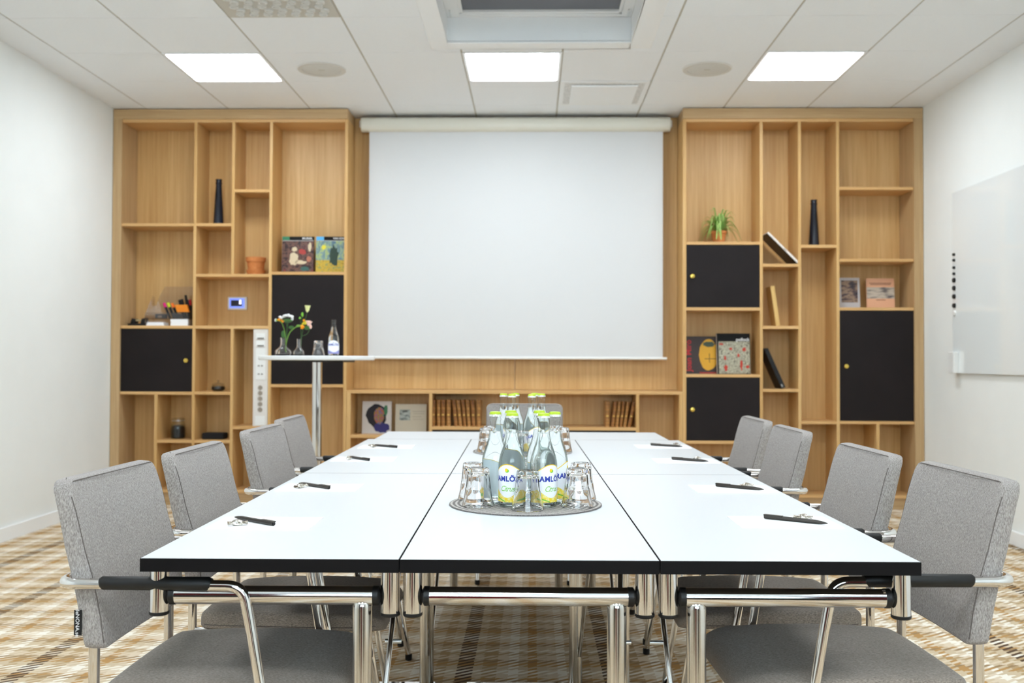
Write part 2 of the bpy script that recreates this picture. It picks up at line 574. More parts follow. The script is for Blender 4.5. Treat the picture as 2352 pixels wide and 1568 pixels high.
# ceiling lights
lamp0 = thing('ceiling_light', 'x', 'ceiling light', (0, 0, H), 0, 'square light panels in the ceiling')
fm = MB()
h_ = TS / 2 - 0.003
fm.box(-h_, -0.285, -h_, h_, -0.004, 0.02).box(0.285, h_, -h_, h_, -0.004, 0.02).box(-0.285, 0.285, 0.285, h_, -0.004, 0.02).box(-0.285, 0.285, -h_, -0.285, -0.004, 0.02)
fm.build('light_frame', WHITE, lamp0, bevel=0.002)
dm = MB()
q = []
for cx, cy, a0 in ((0.262, 0.262, 0), (-0.262, 0.262, 90), (-0.262, -0.262, 180), (0.262, -0.262, 270)):
    for i in range(6):
        a = R(a0 + 18 * i)
        q.append((cx + 0.022 * math.cos(a), cy + 0.022 * math.sin(a)))
dm.prism(q, -0.006, 0.008, 'z')
dm.build('diffuser', GLOWP, lamp0)
names = {(1, 0): 'lit square ceiling panel above the left bookcase', (4, 0): 'lit square ceiling panel above the middle of the projection screen',
         (7, 0): 'lit square ceiling panel above the right bookcase', (1, 5): 'lit square ceiling panel on the left, above the near chairs',
         (4, 5): 'lit square ceiling panel above the near end of the table', (7, 5): 'lit square ceiling panel on the right, above the near chairs',
         (1, 10): 'lit square ceiling panel behind the camera, left row', (4, 10): 'lit square ceiling panel behind the camera, middle row',
         (7, 10): 'lit square ceiling panel behind the camera, right row'}
first = True
for (k, j), lb in names.items():
    loc = (TX0 + (k + 0.5) * TS, TY0 - (j + 0.5) * TS, H)
    if first:
        lamp0.location = loc
        lamp0['label'] = lb
        first = False
    else:
        dup(lamp0, loc, 0, lb)

# ceiling speakers
SPK = noisy('speaker_grille', [(0.4, (212, 212, 208)), (0.6, (222, 222, 218))], (400, 400, 400), 0.6)
def speaker(x, y, label):
    t = thing('ceiling_speaker', label, 'speaker', (x, y, H), 0, 'round speakers in the ceiling')
    MB().lathe([(0.0001, -0.006), (0.118, -0.006), (0.125, -0.004), (0.125, -0.001), (0.0001, -0.001)], 40).build('grille', SPK, t)
    MB().lathe([(0.126, -0.001), (0.126, -0.007), (0.152, -0.008), (0.158, -0.001)], 40).build('rim', mat('speaker_rim', (218, 217, 212), 0.5), t)
    MB().box(-0.02, 0.02, -0.006, 0.006, -0.0075, -0.006).build('badge', GRID, t)
speaker(-1.360, 6.235, 'round grey ceiling speaker right of the left light panel')
speaker(1.112, 6.245, 'round grey ceiling speaker left of the right light panel')

# square air diffuser with a plain centre plate
PERF = noisy('perforated_metal', [(0.30, (170, 169, 166)), (0.42, (232, 232, 230))], (130, 130, 130), 0.5, 'LINEAR', vor=True)
t = thing('air_vent', 'white square ceiling vent with perforated border right of the centre light panel', 'vent', (TX0 + 5.5 * TS, TY0 + 0.5 * TS, H))
h = TS / 2 - 0.006
mb = MB()
mb.box(-h, h, -h, -h + 0.03, -0.006, 0.012).box(-h, h, h - 0.03, h, -0.006, 0.012).box(-h, -h + 0.03, -h + 0.03, h - 0.03, -0.006, 0.012).box(h - 0.03, h, -h + 0.03, h - 0.03, -0.006, 0.012)
mb.build('vent_frame', WHITE, t, bevel=0.002)
box('perforated_border', PERF, -h + 0.03, h - 0.03, -h + 0.03, h - 0.03, -0.004, 0.01, t, world=False)
box('centre_plate', WHITE, -0.225, 0.225, -0.225, 0.235, -0.018, -0.006, t, 0.003, world=False)

# nozzle diffuser
t = thing('nozzle_vent', 'grey ceiling vent plate with rows of round nozzles at the top left', 'vent', (TX0 + 2.5 * TS, TY0 - 2.5 * TS, H))
mb = MB().box(-h, h, -h, h, -0.004, 0.012).build('vent_plate', mat('vent_grey', (206, 204, 196), 0.5), t, bevel=0.003)
NG = mat('nozzle_white', (228, 227, 222), 0.45)
ND = mat('nozzle_bore', (112, 108, 100), 0.8)
for r in range(9):
    for c in range(7):
        x, y = -0.225 + c * 0.075 + (0.02 if r % 2 else 0), 0.235 - r * 0.058
        m_ = MB().lathe([(0.018, -0.004), (0.0235, -0.005), (0.0235, -0.016), (0.017, -0.016), (0.015, -0.006), (0.0001, -0.006)], 16, (x, y, 0))
        o = m_.build('nozzle', [NG], t)

# ------------------------------------------------------------------ bookcases
Y0, Y1 = 7.21, 7.49
TH = 0.022
def Bd(x0, x1, z, p, m=None, y0=None):            # one horizontal shelf; z is its top
    return box('shelf', m or OAK_H, x0, x1, Y0 if y0 is None else y0, Y1, z - TH, z, p, 0.0015)
def Dv(x, z0, z1, p):
    return box('divider', OAK_V, x - TH / 2, x + TH / 2, Y0, Y1, z0, z1, p, 0.0015)
def door(x0, x1, z0, z1, p, kx, kz):
    d = box('door', BLACK_L, x0 + 0.002, x1 - 0.002, Y0 + 0.004, Y0 + 0.022, z0 + 0.002, z1 - 0.002, p, 0.001)
    k = MB().lathe([(0.0001, 0.0), (0.008, 0.0), (0.007, 0.010), (0.016, 0.014), (0.0175, 0.019), (0.015, 0.023), (0.0001, 0.025)], 24)
    k.xf(Matrix.Translation((kx, Y0 + 0.004, kz)) @ Matrix.Rotation(PI / 2, 4, 'X'))
    k.build('knob', BRASS, p, True).parent = d
    return d

def case_shell(name, label, x0, x1, ix0, ix1, ztop, wall_side):
    t = thing(name, label, 'bookcase', ((x0 + x1) / 2, (Y0 + Y1) / 2, 0))
    box('back_panel', OAK_V, x0, x1, Y1, Y1 + 0.012, 0, 2.945, t)
    return t

# left bookcase
LB = case_shell('bookcase', 'tall oak bookcase with black doors left of the projection screen', -3.127, -1.372, -3.06, -1.396, 2.85, 'l')
box('side_frame', OAK_F, -3.127, -3.06, Y0 - 0.012, Y1, 0, 2.87, LB, 0.002)
box('top_frame', OAK_FH, -3.127, -1.372, Y0 - 0.012, Y1, 2.87, 2.944, LB, 0.002)
box('side_panel', OAK_V, -1.396, -1.372, Y0, Y1, 0, 2.87, LB, 0.0015)
box('top_board', OAK_H, -3.06, -1.396, Y0, Y1, 2.847, 2.87, LB, 0.0015)
box('plinth', OAK_FH, -3.06, -1.396, Y0 + 0.03, Y1, 0, 0.095, LB)
Bd(-3.06, -1.396, 0.118, LB)
xa, xb, xc = -2.511, -2.227, -1.945
hT = TH / 2
Dv(xa, 0.118, 2.847, LB); Dv(xc, 0.118, 2.847, LB)
Dv(xb, 1.716, 2.847, LB); Dv(xb, 0.118, 1.308, LB)
Bd(-3.06, xa - hT, 2.093, LB); Bd(-3.06, xa - hT, 1.331, LB); Bd(-3.06, xa - hT, 0.841, LB)
Dv(-2.790, 0.118, 0.819, LB); Bd(-2.779, xa - hT, 0.484, LB)
Bd(xa + hT, xb - hT, 2.093, LB); Bd(xa + hT, xc - hT, 1.716, LB); Bd(xa + hT, xc - hT, 1.331, LB)
Bd(xa + hT, xb - hT, 0.842, LB); Bd(xa + hT, xb - hT, 0.484, LB)
Bd(xb + hT, xc - hT, 2.346, LB); Bd(xb + hT, xc - hT, 0.588, LB)
Bd(xc + hT, -1.396, 1.733, LB); Bd(xc + hT, -1.396, 0.900, LB)
door(-3.06, xa - hT, 0.841, 1.309, LB, -2.565, 1.073)
door(xc + hT, -1.396, 0.900, 1.711, LB, -1.435, 1.088)

# right bookcase
RB = case_shell('bookcase', 'tall oak bookcase with black doors right of the projection screen', 1.105, 2.857, 1.133, 2.785, 2.85, 'r')
box('side_frame', OAK_F, 2.79, 2.857, Y0 - 0.012, Y1, 0, 2.87, RB, 0.002)
box('top_frame', OAK_FH, 1.105, 2.857, Y0 - 0.012, Y1, 2.868, 2.944, RB, 0.002)
box('side_panel', OAK_V, 1.105, 1.131, Y0, Y1, 0, 2.868, RB, 0.0015)
box('top_board', OAK_H, 1.131, 2.79, Y0, Y1, 2.845, 2.868, RB, 0.0015)
box('plinth', OAK_FH, 1.131, 2.79, Y0 + 0.03, Y1, 0, 0.085, RB)
Bd(1.131, 2.79, 0.108, RB)
xe, xf_, xg = 1.680, 1.960, 2.239
Dv(xe, 0.108, 2.845, RB); Dv(xf_, 0.108, 2.845, RB); Dv(xg, 0.108, 2.845, RB)
for z in (1.960, 1.476, 0.986, 0.499): Bd(1.131, xe - hT, z, RB)
door(1.131, xe - hT, 1.476, 1.938, RB, 1.175, 1.705)
door(1.131, xe - hT, 0.499, 0.964, RB, 1.175, 0.727)
for z in (1.798, 1.342, 0.880): Bd(xe + hT, xf_ - hT, z, RB)
for z in (1.938, 0.646): Bd(xf_ + hT, xg - hT, z, RB)
for z in (2.364, 1.836, 1.479, 0.648): Bd(xg + hT, 2.79, z, RB)
door(xg + hT, 2.79, 0.648, 1.457, RB, 2.295, 1.048)
Dv(2.527, 0.108, 0.626, RB)

# low middle bookcase
MBK = thing('low_bookcase', 'low wide oak bookcase under the projection screen', 'bookcase', (-0.13, 7.35, 0))
box('top_board', OAK_H, -1.371, 1.104, Y0, Y1, 0.835, 0.858, MBK, 0.0015)
box('side_panel', OAK_V, -1.371, -1.340, Y0, Y1, 0, 0.835, MBK, 0.0015)
box('side_panel', OAK_V, 1.078, 1.104, Y0, Y1, 0, 0.835, MBK, 0.0015)
box('back_panel', OAK_V, -1.371, 1.104, Y1, Y1 + 0.012, 0, 0.858, MBK)
box('plinth', OAK_FH, -1.340, 1.078, Y0 + 0.03, Y1, 0, 0.095, MBK)
Dv(-0.748, 0.118, 0.835, MBK); Dv(0.775, 0.118, 0.835, MBK)
Bd(-1.340, 1.078, 0.118, MBK)
Bd(-1.340, -0.759, 0.528, MBK); Bd(-0.737, 0.764, 0.592, MBK)
box('door', BLACK_L, -0.735, -0.005, Y0 + 0.004, Y0 + 0.022, 0.12, 0.568, MBK, 0.001)
box('door', BLACK_L, -0.001, 0.762, Y0 + 0.004, Y0 + 0.022, 0.12, 0.568, MBK, 0.001)

# oak panelling behind the screen, in two sheets that meet behind its middle
for a, b, s_ in ((-1.371, -0.134, 'left'), (-0.131, 1.104, 'right')):
    tag(box('oak_panel', OAK_V, a, b, Y1 - 0.002, Y1 + 0.012, 0.860, 2.945), 'oak wall panel behind the %s half of the projection screen' % s_, 'wall panel')

# projection screen
PS = thing('projection_screen', 'pulled-down white projection screen on a cream roller housing', 'projection screen', (-0.13, 7.40, 2.87))
pts = []
hs = MB()
prof = []
for i in range(16):
    a = 2 * PI * i / 16
    prof.append((7.405 + 0.05 * math.copysign(abs(math.cos(a)) ** 0.7, math.cos(a)), 2.871 + 0.055 * math.copysign(abs(math.sin(a)) ** 0.7, math.sin(a))))
hs.loft([[(-1.306, y, z) for y, z in prof], [(1.038, y, z) for y, z in prof]])
hs.build('roller_housing', CREAM, PS, True, bevel=0.004)
box('wall_bracket', WHITE_P, -1.318, -1.306, 7.38, 7.487, 2.85, 2.90, PS, 0.002)
box('wall_bracket', WHITE_P, 1.038, 1.050, 7.38, 7.487, 2.85, 2.90, PS, 0.002)
box('screen_cloth', SCREEN, -1.245, 0.984, 7.399, 7.401, 1.105, 2.83, PS)
bb = MB()
bb.tube([(-1.268, 7.40, 1.100), (1.014, 7.40, 1.100)], 0.011, 14)
bb.build('bottom_bar', WHITE_P, PS, True)

# ------------------------------------------------------------------ conference tables
TA, TW, TL, TZ = R(0.7839), 0.4763, 1.358, 0.719
OX, OY = -0.718, 1.784
def grid(u, v):
    return (OX + u * math.cos(TA) - v * math.sin(TA), OY + u * math.sin(TA) + v * math.cos(TA))
def on_table(x, y):                                 # keeps things lined up with the turned table
    return x, y
def leg_end(t, W, y, sgn, mirror, L):
    """folding end: hanging corner sleeves, cross tube, one column and its foot"""
    X = (lambda x: W - x) if mirror else (lambda x: x)
    xx = lambda x: X(x) - W / 2
    for x in (0.020, W - 0.022):
        a = MB().cyl(0.0178, 0.612, 0.690, (xx(x), y), 28)
        s_ = a.build('corner_sleeve', CHROME, t)
        MB().cyl(0.0185, 0.605, 0.613, (xx(x), y), 28, bev=0.002).build('end_cap', BLACK_P, s_)
        MB().box(xx(x) - 0.024, xx(x) + 0.024, y - 0.02, y + 0.02, 0.690, 0.694).build('mounting_plate', CHROME, s_)
    a, b = sorted((xx(0.052), xx(W - 0.054)))
    ct = MB().tube([(a, y, 0.642), (b, y, 0.642)], 0.0172, 28).build('cross_tube', CHROME, t)
    for x, d in ((a, -1), (b, 1)):
        MB().tube([(x, y, 0.642), (x + d * 0.010, y, 0.642), (x + d * 0.016, y, 0.642)], [0.0182, 0.0182, 0.009], 24).build('end_cap', BLACK_P, ct)
    px = xx(0.402)
    MB().tube([(px, y, 0.03), (px, y, 0.622), (px, y, 0.630), (px, y, 0.635), (px, y, 0.637)], [0.0182, 0.0182, 0.0172, 0.013, 0.004], 28).build('leg', CHROME_B, t)
    f = MB()
    f.box(-W / 2 + 0.03, W / 2 - 0.03, y - 0.022, y + 0.022, 0.006, 0.03)
    fo = f.build('foot', BLACK_P, t, bevel=0.006)
    MB().box(-W / 2 + 0.05, W / 2 - 0.05, y - 0.016, y + 0.016, 0.03, 0.034).build('foot_cover', CHROME, fo, bevel=0.002)
    for x in (-W / 2 + 0.05, W / 2 - 0.05):
        MB().cyl(0.014, 0.0, 0.008, (x, y), 16).build('glide', BLACK_P, fo)
    sx = xx(0.440)
    st = MB().tube([(px + (0.008 if not mirror else -0.008), y + sgn * 0.02, 0.16), (sx, y + sgn * 0.30, 0.69)], 0.0062, 12).build('stay', CHROME, t)
    MB().tube([(sx - 0.022, y + sgn * 0.2, 0.50), (sx + 0.012, y + sgn * 0.2, 0.50)], 0.0045, 10).build('bolt', TIN, st)

def make_table(label, W, L, mirror):
    t = thing('folding_table', label, 'table')
    g = 0.0009
    top = MB().box(-W / 2 + g + 0.001, W / 2 - g - 0.001, -L / 2 + g + 0.001, L / 2 - g - 0.001, TZ - 0.022, TZ, 1, 0)
    top.build('tabletop', [LAMINATE, UNDER], t)
    eb = MB()
    for x0, x1, y0, y1 in ((-W / 2 + g, W / 2 - g, -L / 2 + g, -L / 2 + g + 0.0012), (-W / 2 + g, W / 2 - g, L / 2 - g - 0.0012, L / 2 - g), (-W / 2 + g, -W / 2 + g + 0.0012, -L / 2 + g, L / 2 - g), (W / 2 - g - 0.0012, W / 2 - g, -L / 2 + g, L / 2 - g)):
        eb.box(x0, x1, y0, y1, TZ - 0.0245, TZ - 0.0004)
    eb.build('edge_band', BLACK_E, t)
    leg_end(t, W, -L / 2 + 0.048, 1, mirror, L)
    leg_end(t, W, L / 2 - 0.048, -1, mirror, L)
    return t
TN = {(0, 0): 'white table with black edge, nearest in the left row', (1, 0): 'white table with black edge, nearest in the middle row, carrying the front bottle tray',
      (2, 0): 'white table with black edge, nearest in the right row', (0, 1): 'white table, second from the camera in the left row',
      (1, 1): 'white table in the middle row under the far bottle tray', (2, 1): 'white table, second from the camera in the right row'}
tp = {}
for (i, j), lb in TN.items():
    cx, cy = grid((i + 0.5) * TW, (j + 0.5) * TL)
    mir = (i == 2)
    if mir not in tp:
        o = tp[mir] = make_table(lb, TW, TL, mir)
        o.location = (cx, cy, 0); o.rotation_euler = (0, 0, TA)
    else:
        o = dup(tp[mir], (cx, cy, 0), TA, lb)
    o['group'] = 'white folding tables pushed together'
cx, cy = grid(1.5 * TW - 0.006, 2 * TL + TW / 2 + 0.001)
dup(tp[False], (cx, cy, 0), TA + PI / 2, 'white table set crosswise at the far end of the rows', 'white folding tables pushed together')

# ------------------------------------------------------------------ armchairs
def interp(tab, z):
    if z <= tab[0][0]: return tab[0][1]
    for (a, b), (c, d) in zip(tab, tab[1:]):
        if z <= c: return b + (d - b) * (z - a) / (c - a)
    return tab[-1][1]
def make_chair():
    t = thing('armchair', 'x', 'chair')
    inn = [(0.53, 0.0), (0.60, -0.010), (0.665, -0.024), (0.717, -0.040), (0.79, -0.058), (0.851, -0.078)]
    out = [(0.53, -0.040), (0.60, -0.052), (0.665, -0.066), (0.717, -0.080), (0.79, -0.095), (0.851, -0.110)]
    W2, zb, zt, rc, rb = 0.203, 0.530, 0.853, 0.028, 0.018
    def halfw(z):
        w_ = W2
        if z > zt - rc: w_ = W2 - rc + math.sqrt(max(0, rc ** 2 - (z - zt + rc) ** 2))
        if z < zb + rb: w_ = W2 - rb + math.sqrt(max(0, rb ** 2 - (zb + rb - z) ** 2))
        return w_
    def ring(z, dw=0.0, dx=0.0):
        w_, xi, xo = halfw(z) - dw, interp(inn, z) - dx, interp(out, z) + dx
        bow = 0.006
        r_ = 0.007
        pts = []
        N = 10
        for i in range(N + 1):
            y = -w_ + r_ + (2 * w_ - 2 * r_) * i / N
            pts.append((xi - bow * (1 - (y / w_) ** 2) + bow * 0.3, y, z))
        pts.append((xi - r_ * 0.3, w_ - r_ * 0.3, z))
        pts.append((xi - r_, w_, z))
        pts.append((xo + r_, w_, z))
        pts.append((xo + r_ * 0.3, w_ - r_ * 0.3, z))
        for i in range(N + 1):
            y = w_ - r_ - (2 * w_ - 2 * r_) * i / N
            pts.append((xo, y, z))
        pts.append((xo + r_ * 0.3, -w_ + r_ * 0.3, z))
        pts.append((xo + r_, -w_, z))
        pts.append((xi - r_, -w_, z))
        pts.append((xi - r_ * 0.3, -w_ + r_ * 0.3, z))
        return pts
    zs = [zb, zb + 0.002, zb + 0.006, zb + 0.012, zb + 0.018] + [0.56 + 0.0275 * i for i in range(10)] + [zt - 0.024, zt - 0.018, zt - 0.012, zt - 0.007, zt - 0.003, zt]
    rings = []
    for z in zs:
        d = 0.0
        if z > zt - 0.008: d = 0.010 * (1 - math.sqrt(max(0, 1 - ((z - zt + 0.008) / 0.008) ** 2)))
        if z < zb + 0.006: d = 0.008 * (1 - (z - zb) / 0.006)
        rings.append(ring(z, d * 0.5, d))
    br = MB().loft(rings).build('backrest', FAB, t)
    # stitched seam round the front face
    for s_, tab, dx in ((1, inn, 0.0006),):
        path = []
        for z in [0.545 + 0.025 * i for i in range(12)]:
            path.append((interp(tab, z) - 0.001, -(halfw(z) - 0.0035), z))
        for i in range(7):
            a = R(180 - 15 * i)
            path.append((interp(tab, 0.838) - 0.003, -(W2 - rc - 0.0015) + (rc - 0.003) * math.cos(a), zt - rc - 0.002 + (rc - 0.003) * math.sin(a)))
        path = path + [(x, -y, z) for x, y, z in path[::-1]]
        MB().tube([(x + 0.0005, y, z) for x, y, z in path], 0.0010, 6).build('seam', THREAD, br)
    # seat: slices from back to front, waterfall front edge
    SX0, SX1 = -0.015, 0.445
    def sring(x):
        u = (x - SX0) / (SX1 - SX0)
        w_ = 0.195 + 0.016 * math.sin(u * PI * 0.6)
        if x > SX1 - 0.09: w_ -= 0.055 * (1 - math.sqrt(max(0, 1 - ((x - SX1 + 0.09) / 0.09) ** 2)))
        if x < SX0 + 0.04: w_ -= 0.04 * (1 - math.sqrt(max(0, 1 - ((SX0 + 0.04 - x) / 0.04) ** 2)))
        top = 0.462 + 0.008 * math.sin(min(1, u * 1.1) * PI)
        bot = 0.425
        if x > SX1 - 0.07:
            k = (x - SX1 + 0.07) / 0.07
            top -= 0.034 * (1 - math.sqrt(max(0, 1 - k * k)))
            bot -= 0.006 * k
        if x < SX0 + 0.02:
            k = (SX0 + 0.02 - x) / 0.02
            top -= 0.015 * (1 - math.sqrt(max(0, 1 - k * k)))
        r_ = min(0.012, (top - bot) * 0.45)
        pts = []
        N = 10
        for i in range(N + 1):
            y = -w_ + r_ + 2 * (w_ - r_) * i / N
            pts.append((x, y, top + 0.004 * (1 - (y / w_) ** 2)))
        for a in (60, 30, 0):
            pts.append((x, w_ - r_ + r_ * math.cos(R(a)), top - r_ + r_ * math.sin(R(a))))
        pts += [(x, w_, bot + 0.004), (x, w_ - 0.004, bot), (x, -w_ + 0.004, bot), (x, -w_, bot + 0.004)]
        for a in (180, 150, 120):
            pts.append((x, -w_ + r_ + r_ * math.cos(R(a)), top - r_ + r_ * math.sin(R(a))))
        return pts
    xs = [SX0, SX0 + 0.003, SX0 + 0.008, SX0 + 0.018, SX0 + 0.04] + [0.05 + 0.03 * i for i in range(10)] + [SX1 - 0.09, SX1 - 0.07, SX1 - 0.05, SX1 - 0.035, SX1 - 0.022, SX1 - 0.012, SX1 - 0.005, SX1 - 0.001]
    st = MB().loft([sring(x) for x in xs]).build('seat', FAB_S, t)
    sp = [(x, 0, 0) for x in xs[3:-2]]
    for s_ in (-1, 1):
        MB().tube([(x, s_ * (max(abs(p[1]) for p in sring(x)) + 0.0003), 0.4345) for x in xs[3:-3]], 0.0012, 6).build('seam', THREAD, st)
    # tubes
    r = 0.0104
    for s_ in (-1, 1):
        y = 0.222 * s_
        lg = MB().tube(fillet([(0.386, y, 0.012), (0.284, y, 0.600)], 0.02), r, 16).build('leg', CHROME, t)
        MB().cyl(0.0125, 0.0, 0.022, (0.386, y), 16, bev=0.002).build('foot_cap', BLACK_P, lg)
        y2 = 0.180 * s_
        lg = MB().tube([(-0.030, y2, 0.012), (-0.030, y2, 0.545)], r, 16).build('leg', CHROME, t)
        MB().cyl(0.0125, 0.0, 0.022, (-0.030, y2), 16, bev=0.002).build('foot_cap', BLACK_P, lg)
        MB().tube(fillet([(-0.030, y2, 0.418), (0.10, 0.190 * s_, 0.416), (0.312, y - 0.004 * s_, 0.416)], 0.03), 0.008, 12).build('seat_rail', CHROME, t)
        MB().tube([(0.002, y, 0.6625), (0.006, y, 0.6635), (0.205, y, 0.6645), (0.212, y, 0.6635)], [0.0108, 0.0128, 0.0134, 0.0108], 16).build('armrest', BLACK_R, t)
    MB().tube([(0.33, -0.214, 0.405), (0.33, 0.214, 0.405)], 0.008, 12).build('cross_rail', CHROME, t)
    path = fillet([(0.284, 0.222, 0.600), (0.272, 0.222, 0.6615), (-0.080, 0.222, 0.6615), (-0.080, -0.222, 0.6615), (0.272, -0.222, 0.6615), (0.284, -0.222, 0.600)], 0.038, 8)
    MB().tube(path, r, 16).build('arm_tube', CHROME, t)
    return t
ch = make_chair()
chairs = [(-0.803, 2.050, -1.5, 'grey armchair on the left of the table, nearest the camera'),
          (-0.804, 2.585, 0.0, 'grey armchair on the left, second from the camera'),
          (-0.833, 3.335, -1.0, 'grey armchair on the left, third from the camera'),
          (-0.884, 3.930, 1.0, 'grey armchair on the left, farthest from the camera, in front of the standing table pole'),
          (0.840, 2.130, 182.5, 'grey armchair on the right of the table, nearest the camera'),
          (0.808, 2.640, 181.0, 'grey armchair on the right, second from the camera'),
          (0.813, 3.430, 180.5, 'grey armchair on the right, third from the camera'),
          (0.820, 4.000, 181.0, 'grey armchair on the right, farthest from the camera'),
          (-0.040, 5.135, -90.0, 'grey armchair at the far head of the table, facing the camera')]
for i, (x, y, a, lb) in enumerate(chairs):
    if i == 0:
        ch.location = (x, y, 0); ch.rotation_euler = (0, 0, R(a)); ch['label'] = lb
        ch['group'] = 'armchairs around the table'
    else:
        c = dup(ch, (x, y, 0), R(a), lb)
# black maker's tag on the nearest left chair
tgo = MB().box(-0.0580, -0.0430, -0.2052, -0.2040, 0.560, 0.608).build('fabric_tag', INK, ch)
lettering('deNONA.se', 0.0105, INKW, Matrix.Translation((-0.0515, -0.2054, 0.584)) @ Matrix.Rotation(PI / 2, 4, 'X') @ Matrix.Rotation(-PI / 2, 4, 'Z'), ch).parent = tgo

# ------------------------------------------------------------------ bottles, tumblers and trays
def wrap(vs, r, ang, z0):
    o = []
    for x, y, z in vs:
        a = ang + x / r
        o.append(((r + z) * math.sin(a), -(r + z) * math.cos(a), z0 + y))
    return o
def label_patch(a0, a1, zf0, zf1, r, n=40, m=1):
    vs, fs = [], []
    for i in range(n + 1):
        a = a0 + (a1 - a0) * i / n
        u = i / n
        zl, zh = zf0(u), zf1(u)
        for k in range(m + 1):
            vs.append((r * math.sin(a), -r * math.cos(a), zl + (zh - zl) * k / m))
    for i in range(n):
        for k in range(m):
            q = i * (m + 1) + k
            fs.append((q, q + m + 1, q + m + 2, q + 1))
    return vs, fs
LEMON = noisy('lemon_print', [(0.30, (250, 214, 40)), (0.5, (250, 226, 84)), (0.62, (252, 240, 170)), (0.70, (246, 206, 36))], (140, 140, 140), 0.4, detail=2)
LAB = mat('label_white', (248, 249, 252), 0.45)
WATER = mat('mineral_water', (252, 254, 255), 0.0, trans=1.0, ior=1.2)
BPROF = [(0.0001, 0.003), (0.022, 0.0015), (0.028, 0.0), (0.0318, 0.003), (0.0335, 0.009), (0.0337, 0.050), (0.0337, 0.104), (0.0328, 0.114), (0.0302, 0.126), (0.0262, 0.138), (0.0220, 0.150), (0.0182, 0.163), (0.0156, 0.175), (0.0138, 0.188), (0.0130, 0.200), (0.0130, 0.2065), (0.0146, 0.2085), (0.0146, 0.212), (0.0132, 0.2145), (0.0132, 0.226), (0.0115, 0.2275)]
def make_bottle(label, citrus=True, cap=True):
    t = thing('water_bottle', label, 'bottle')
    inner = [(max(r - 0.0022, 0.0001), z + 0.002) for r, z in BPROF]
    inner[0] = (0.0001, 0.008); inner[1] = (0.022, 0.006); inner[2] = (0.0268, 0.007)
    mb = MB().lathe(BPROF, 40)
    mb.build('glass_body', GLASSB, t)
    # water overlaps slightly less than the inner wall
    lvl = 0.181
    wp = [(max(r - 0.0001, 0.0001), z) for r, z in inner if z <= lvl]
    wp = wp + [(wp[-1][0] - 0.0004, lvl), (0.0001, lvl)]
    MB().lathe(wp, 40).build('water', WATER, t)
    lr = 0.0340
    A = R(98)
    top = (lambda u: 0.094 + 0.012 * math.cos((u - 0.5) * 2 * PI)) if citrus else (lambda u: 0.086 + 0.012 * math.cos((u - 0.5) * 2 * PI))
    bot = lambda u: 0.014
    lo = MB().add(*label_patch(-A, A, bot, top, lr), 0, True).build('label', LAB, t)
    if citrus:
        MB().add(*label_patch(-A, A, lambda u: top(u) - 0.0012, lambda u: top(u) + 0.0010, lr + 0.0002), 0, True).build('label_border', YEL, lo)
        MB().add(*label_patch(-A, A, bot, lambda u: 0.034 - 0.009 * math.cos((u - 0.5) * 2 * PI * 1.5), lr + 0.0002), 0, True).build('lemon_band', LEMON, lo)
        MB().add(*label_patch(R(-60), R(-8), lambda u: 0.0145 + 0.010 * (1 - u), lambda u: 0.017 + 0.011 * (1 - u), lr + 0.0004), 0, True).build('lime_streak', LIMEP, lo)
        MB().add(*label_patch(R(40), R(92), lambda u: 0.018 + 0.004 * u, lambda u: 0.0205 + 0.010 * u, lr + 0.0004), 0, True).build('lime_streak', LIMEP, lo)
        # fruit emblem above the name
        em = MB()
        vs = [(0.0055 * math.cos(2 * PI * i / 14) * (1.0 if i % 2 else 0.85), 0.0045 * math.sin(2 * PI * i / 14), 0.0004) for i in range(14)]
        em.add(wrap([(x, y, z) for x, y, z in vs], lr, 0, 0.0905), [tuple(range(14))])
        em.build('fruit_emblem', LIMEP, lo)
        em = MB()
        vs = [(-0.002 + 0.0035 * math.cos(2 * PI * i / 12), 0.002 + 0.004 * math.sin(2 * PI * i / 12), 0.0006) for i in range(12)]
        em.add(wrap(vs, lr, 0, 0.0905), [tuple(range(12))])
        em.build('fruit_emblem', YEL, lo)
    else:
        MB().add(*label_patch(-A, A, bot, lambda u: 0.030 + 0.006 * math.sin(u * 9), lr + 0.0002), 0, True).build('label_band', mat('violet_print', (150, 150, 205), 0.5), lo)
        em = MB()
        em.add(wrap([(-0.003, -0.003, 0.0004), (0.003, -0.003, 0.0004), (0, 0.004, 0.0004)], lr, 0, 0.084), [(0, 1, 2)])
        em.build('emblem', NAVY, lo)
    vs, fs = text_mesh('RAMLÖSA', 0.0178, 0.0, 'CENTER', 1.05, 0.0006)
    MB().add(wrap([(x, y, 0.0005) for x, y, z in vs], lr, 0, 0.0705), fs).build('brand_lettering', NAVY, lo)
    vs, fs = text_mesh('· · · · · · · · ·', 0.004, 0.0, 'CENTER', 0.9)
    MB().add(wrap([(x, y, 0.0005) for x, y, z in vs], lr, 0, 0.0605), fs).build('small_print', mat('print_grey', (150, 160, 190), 0.5), lo)
    if citrus:
        vs, fs = text_mesh('Citrus', 0.0165, 0.0, 'CENTER', 0.88, 0.0, 0.35)
        MB().add(wrap([(x, y * 1.15, 0.0005) for x, y, z in vs], lr, 0, 0.0465), fs).build('flavour_lettering', LIMEP, lo)
    if cap:
        prof = []
        cm_ = MB()
        rings = []
        n = 42
        for rr, z, am in ((0.0128, 0.2245, 0.0), (0.0155, 0.2185, 0.0007), (0.0152, 0.2238, 0.0004), (0.0142, 0.2285, 0.0), (0.0132, 0.2302, 0.0), (0.0085, 0.2308, 0.0), (0.0001, 0.2308, 0.0)):
            rings.append([((rr + am * (1 if i % 2 else -1)) * math.cos(2 * PI * i / n), (rr + am * (1 if i % 2 else -1)) * math.sin(2 * PI * i / n), z) for i in range(n)])
        cm_.loft(rings[1:3], 1, False)
        cm_.loft(rings[2:], 0, False)
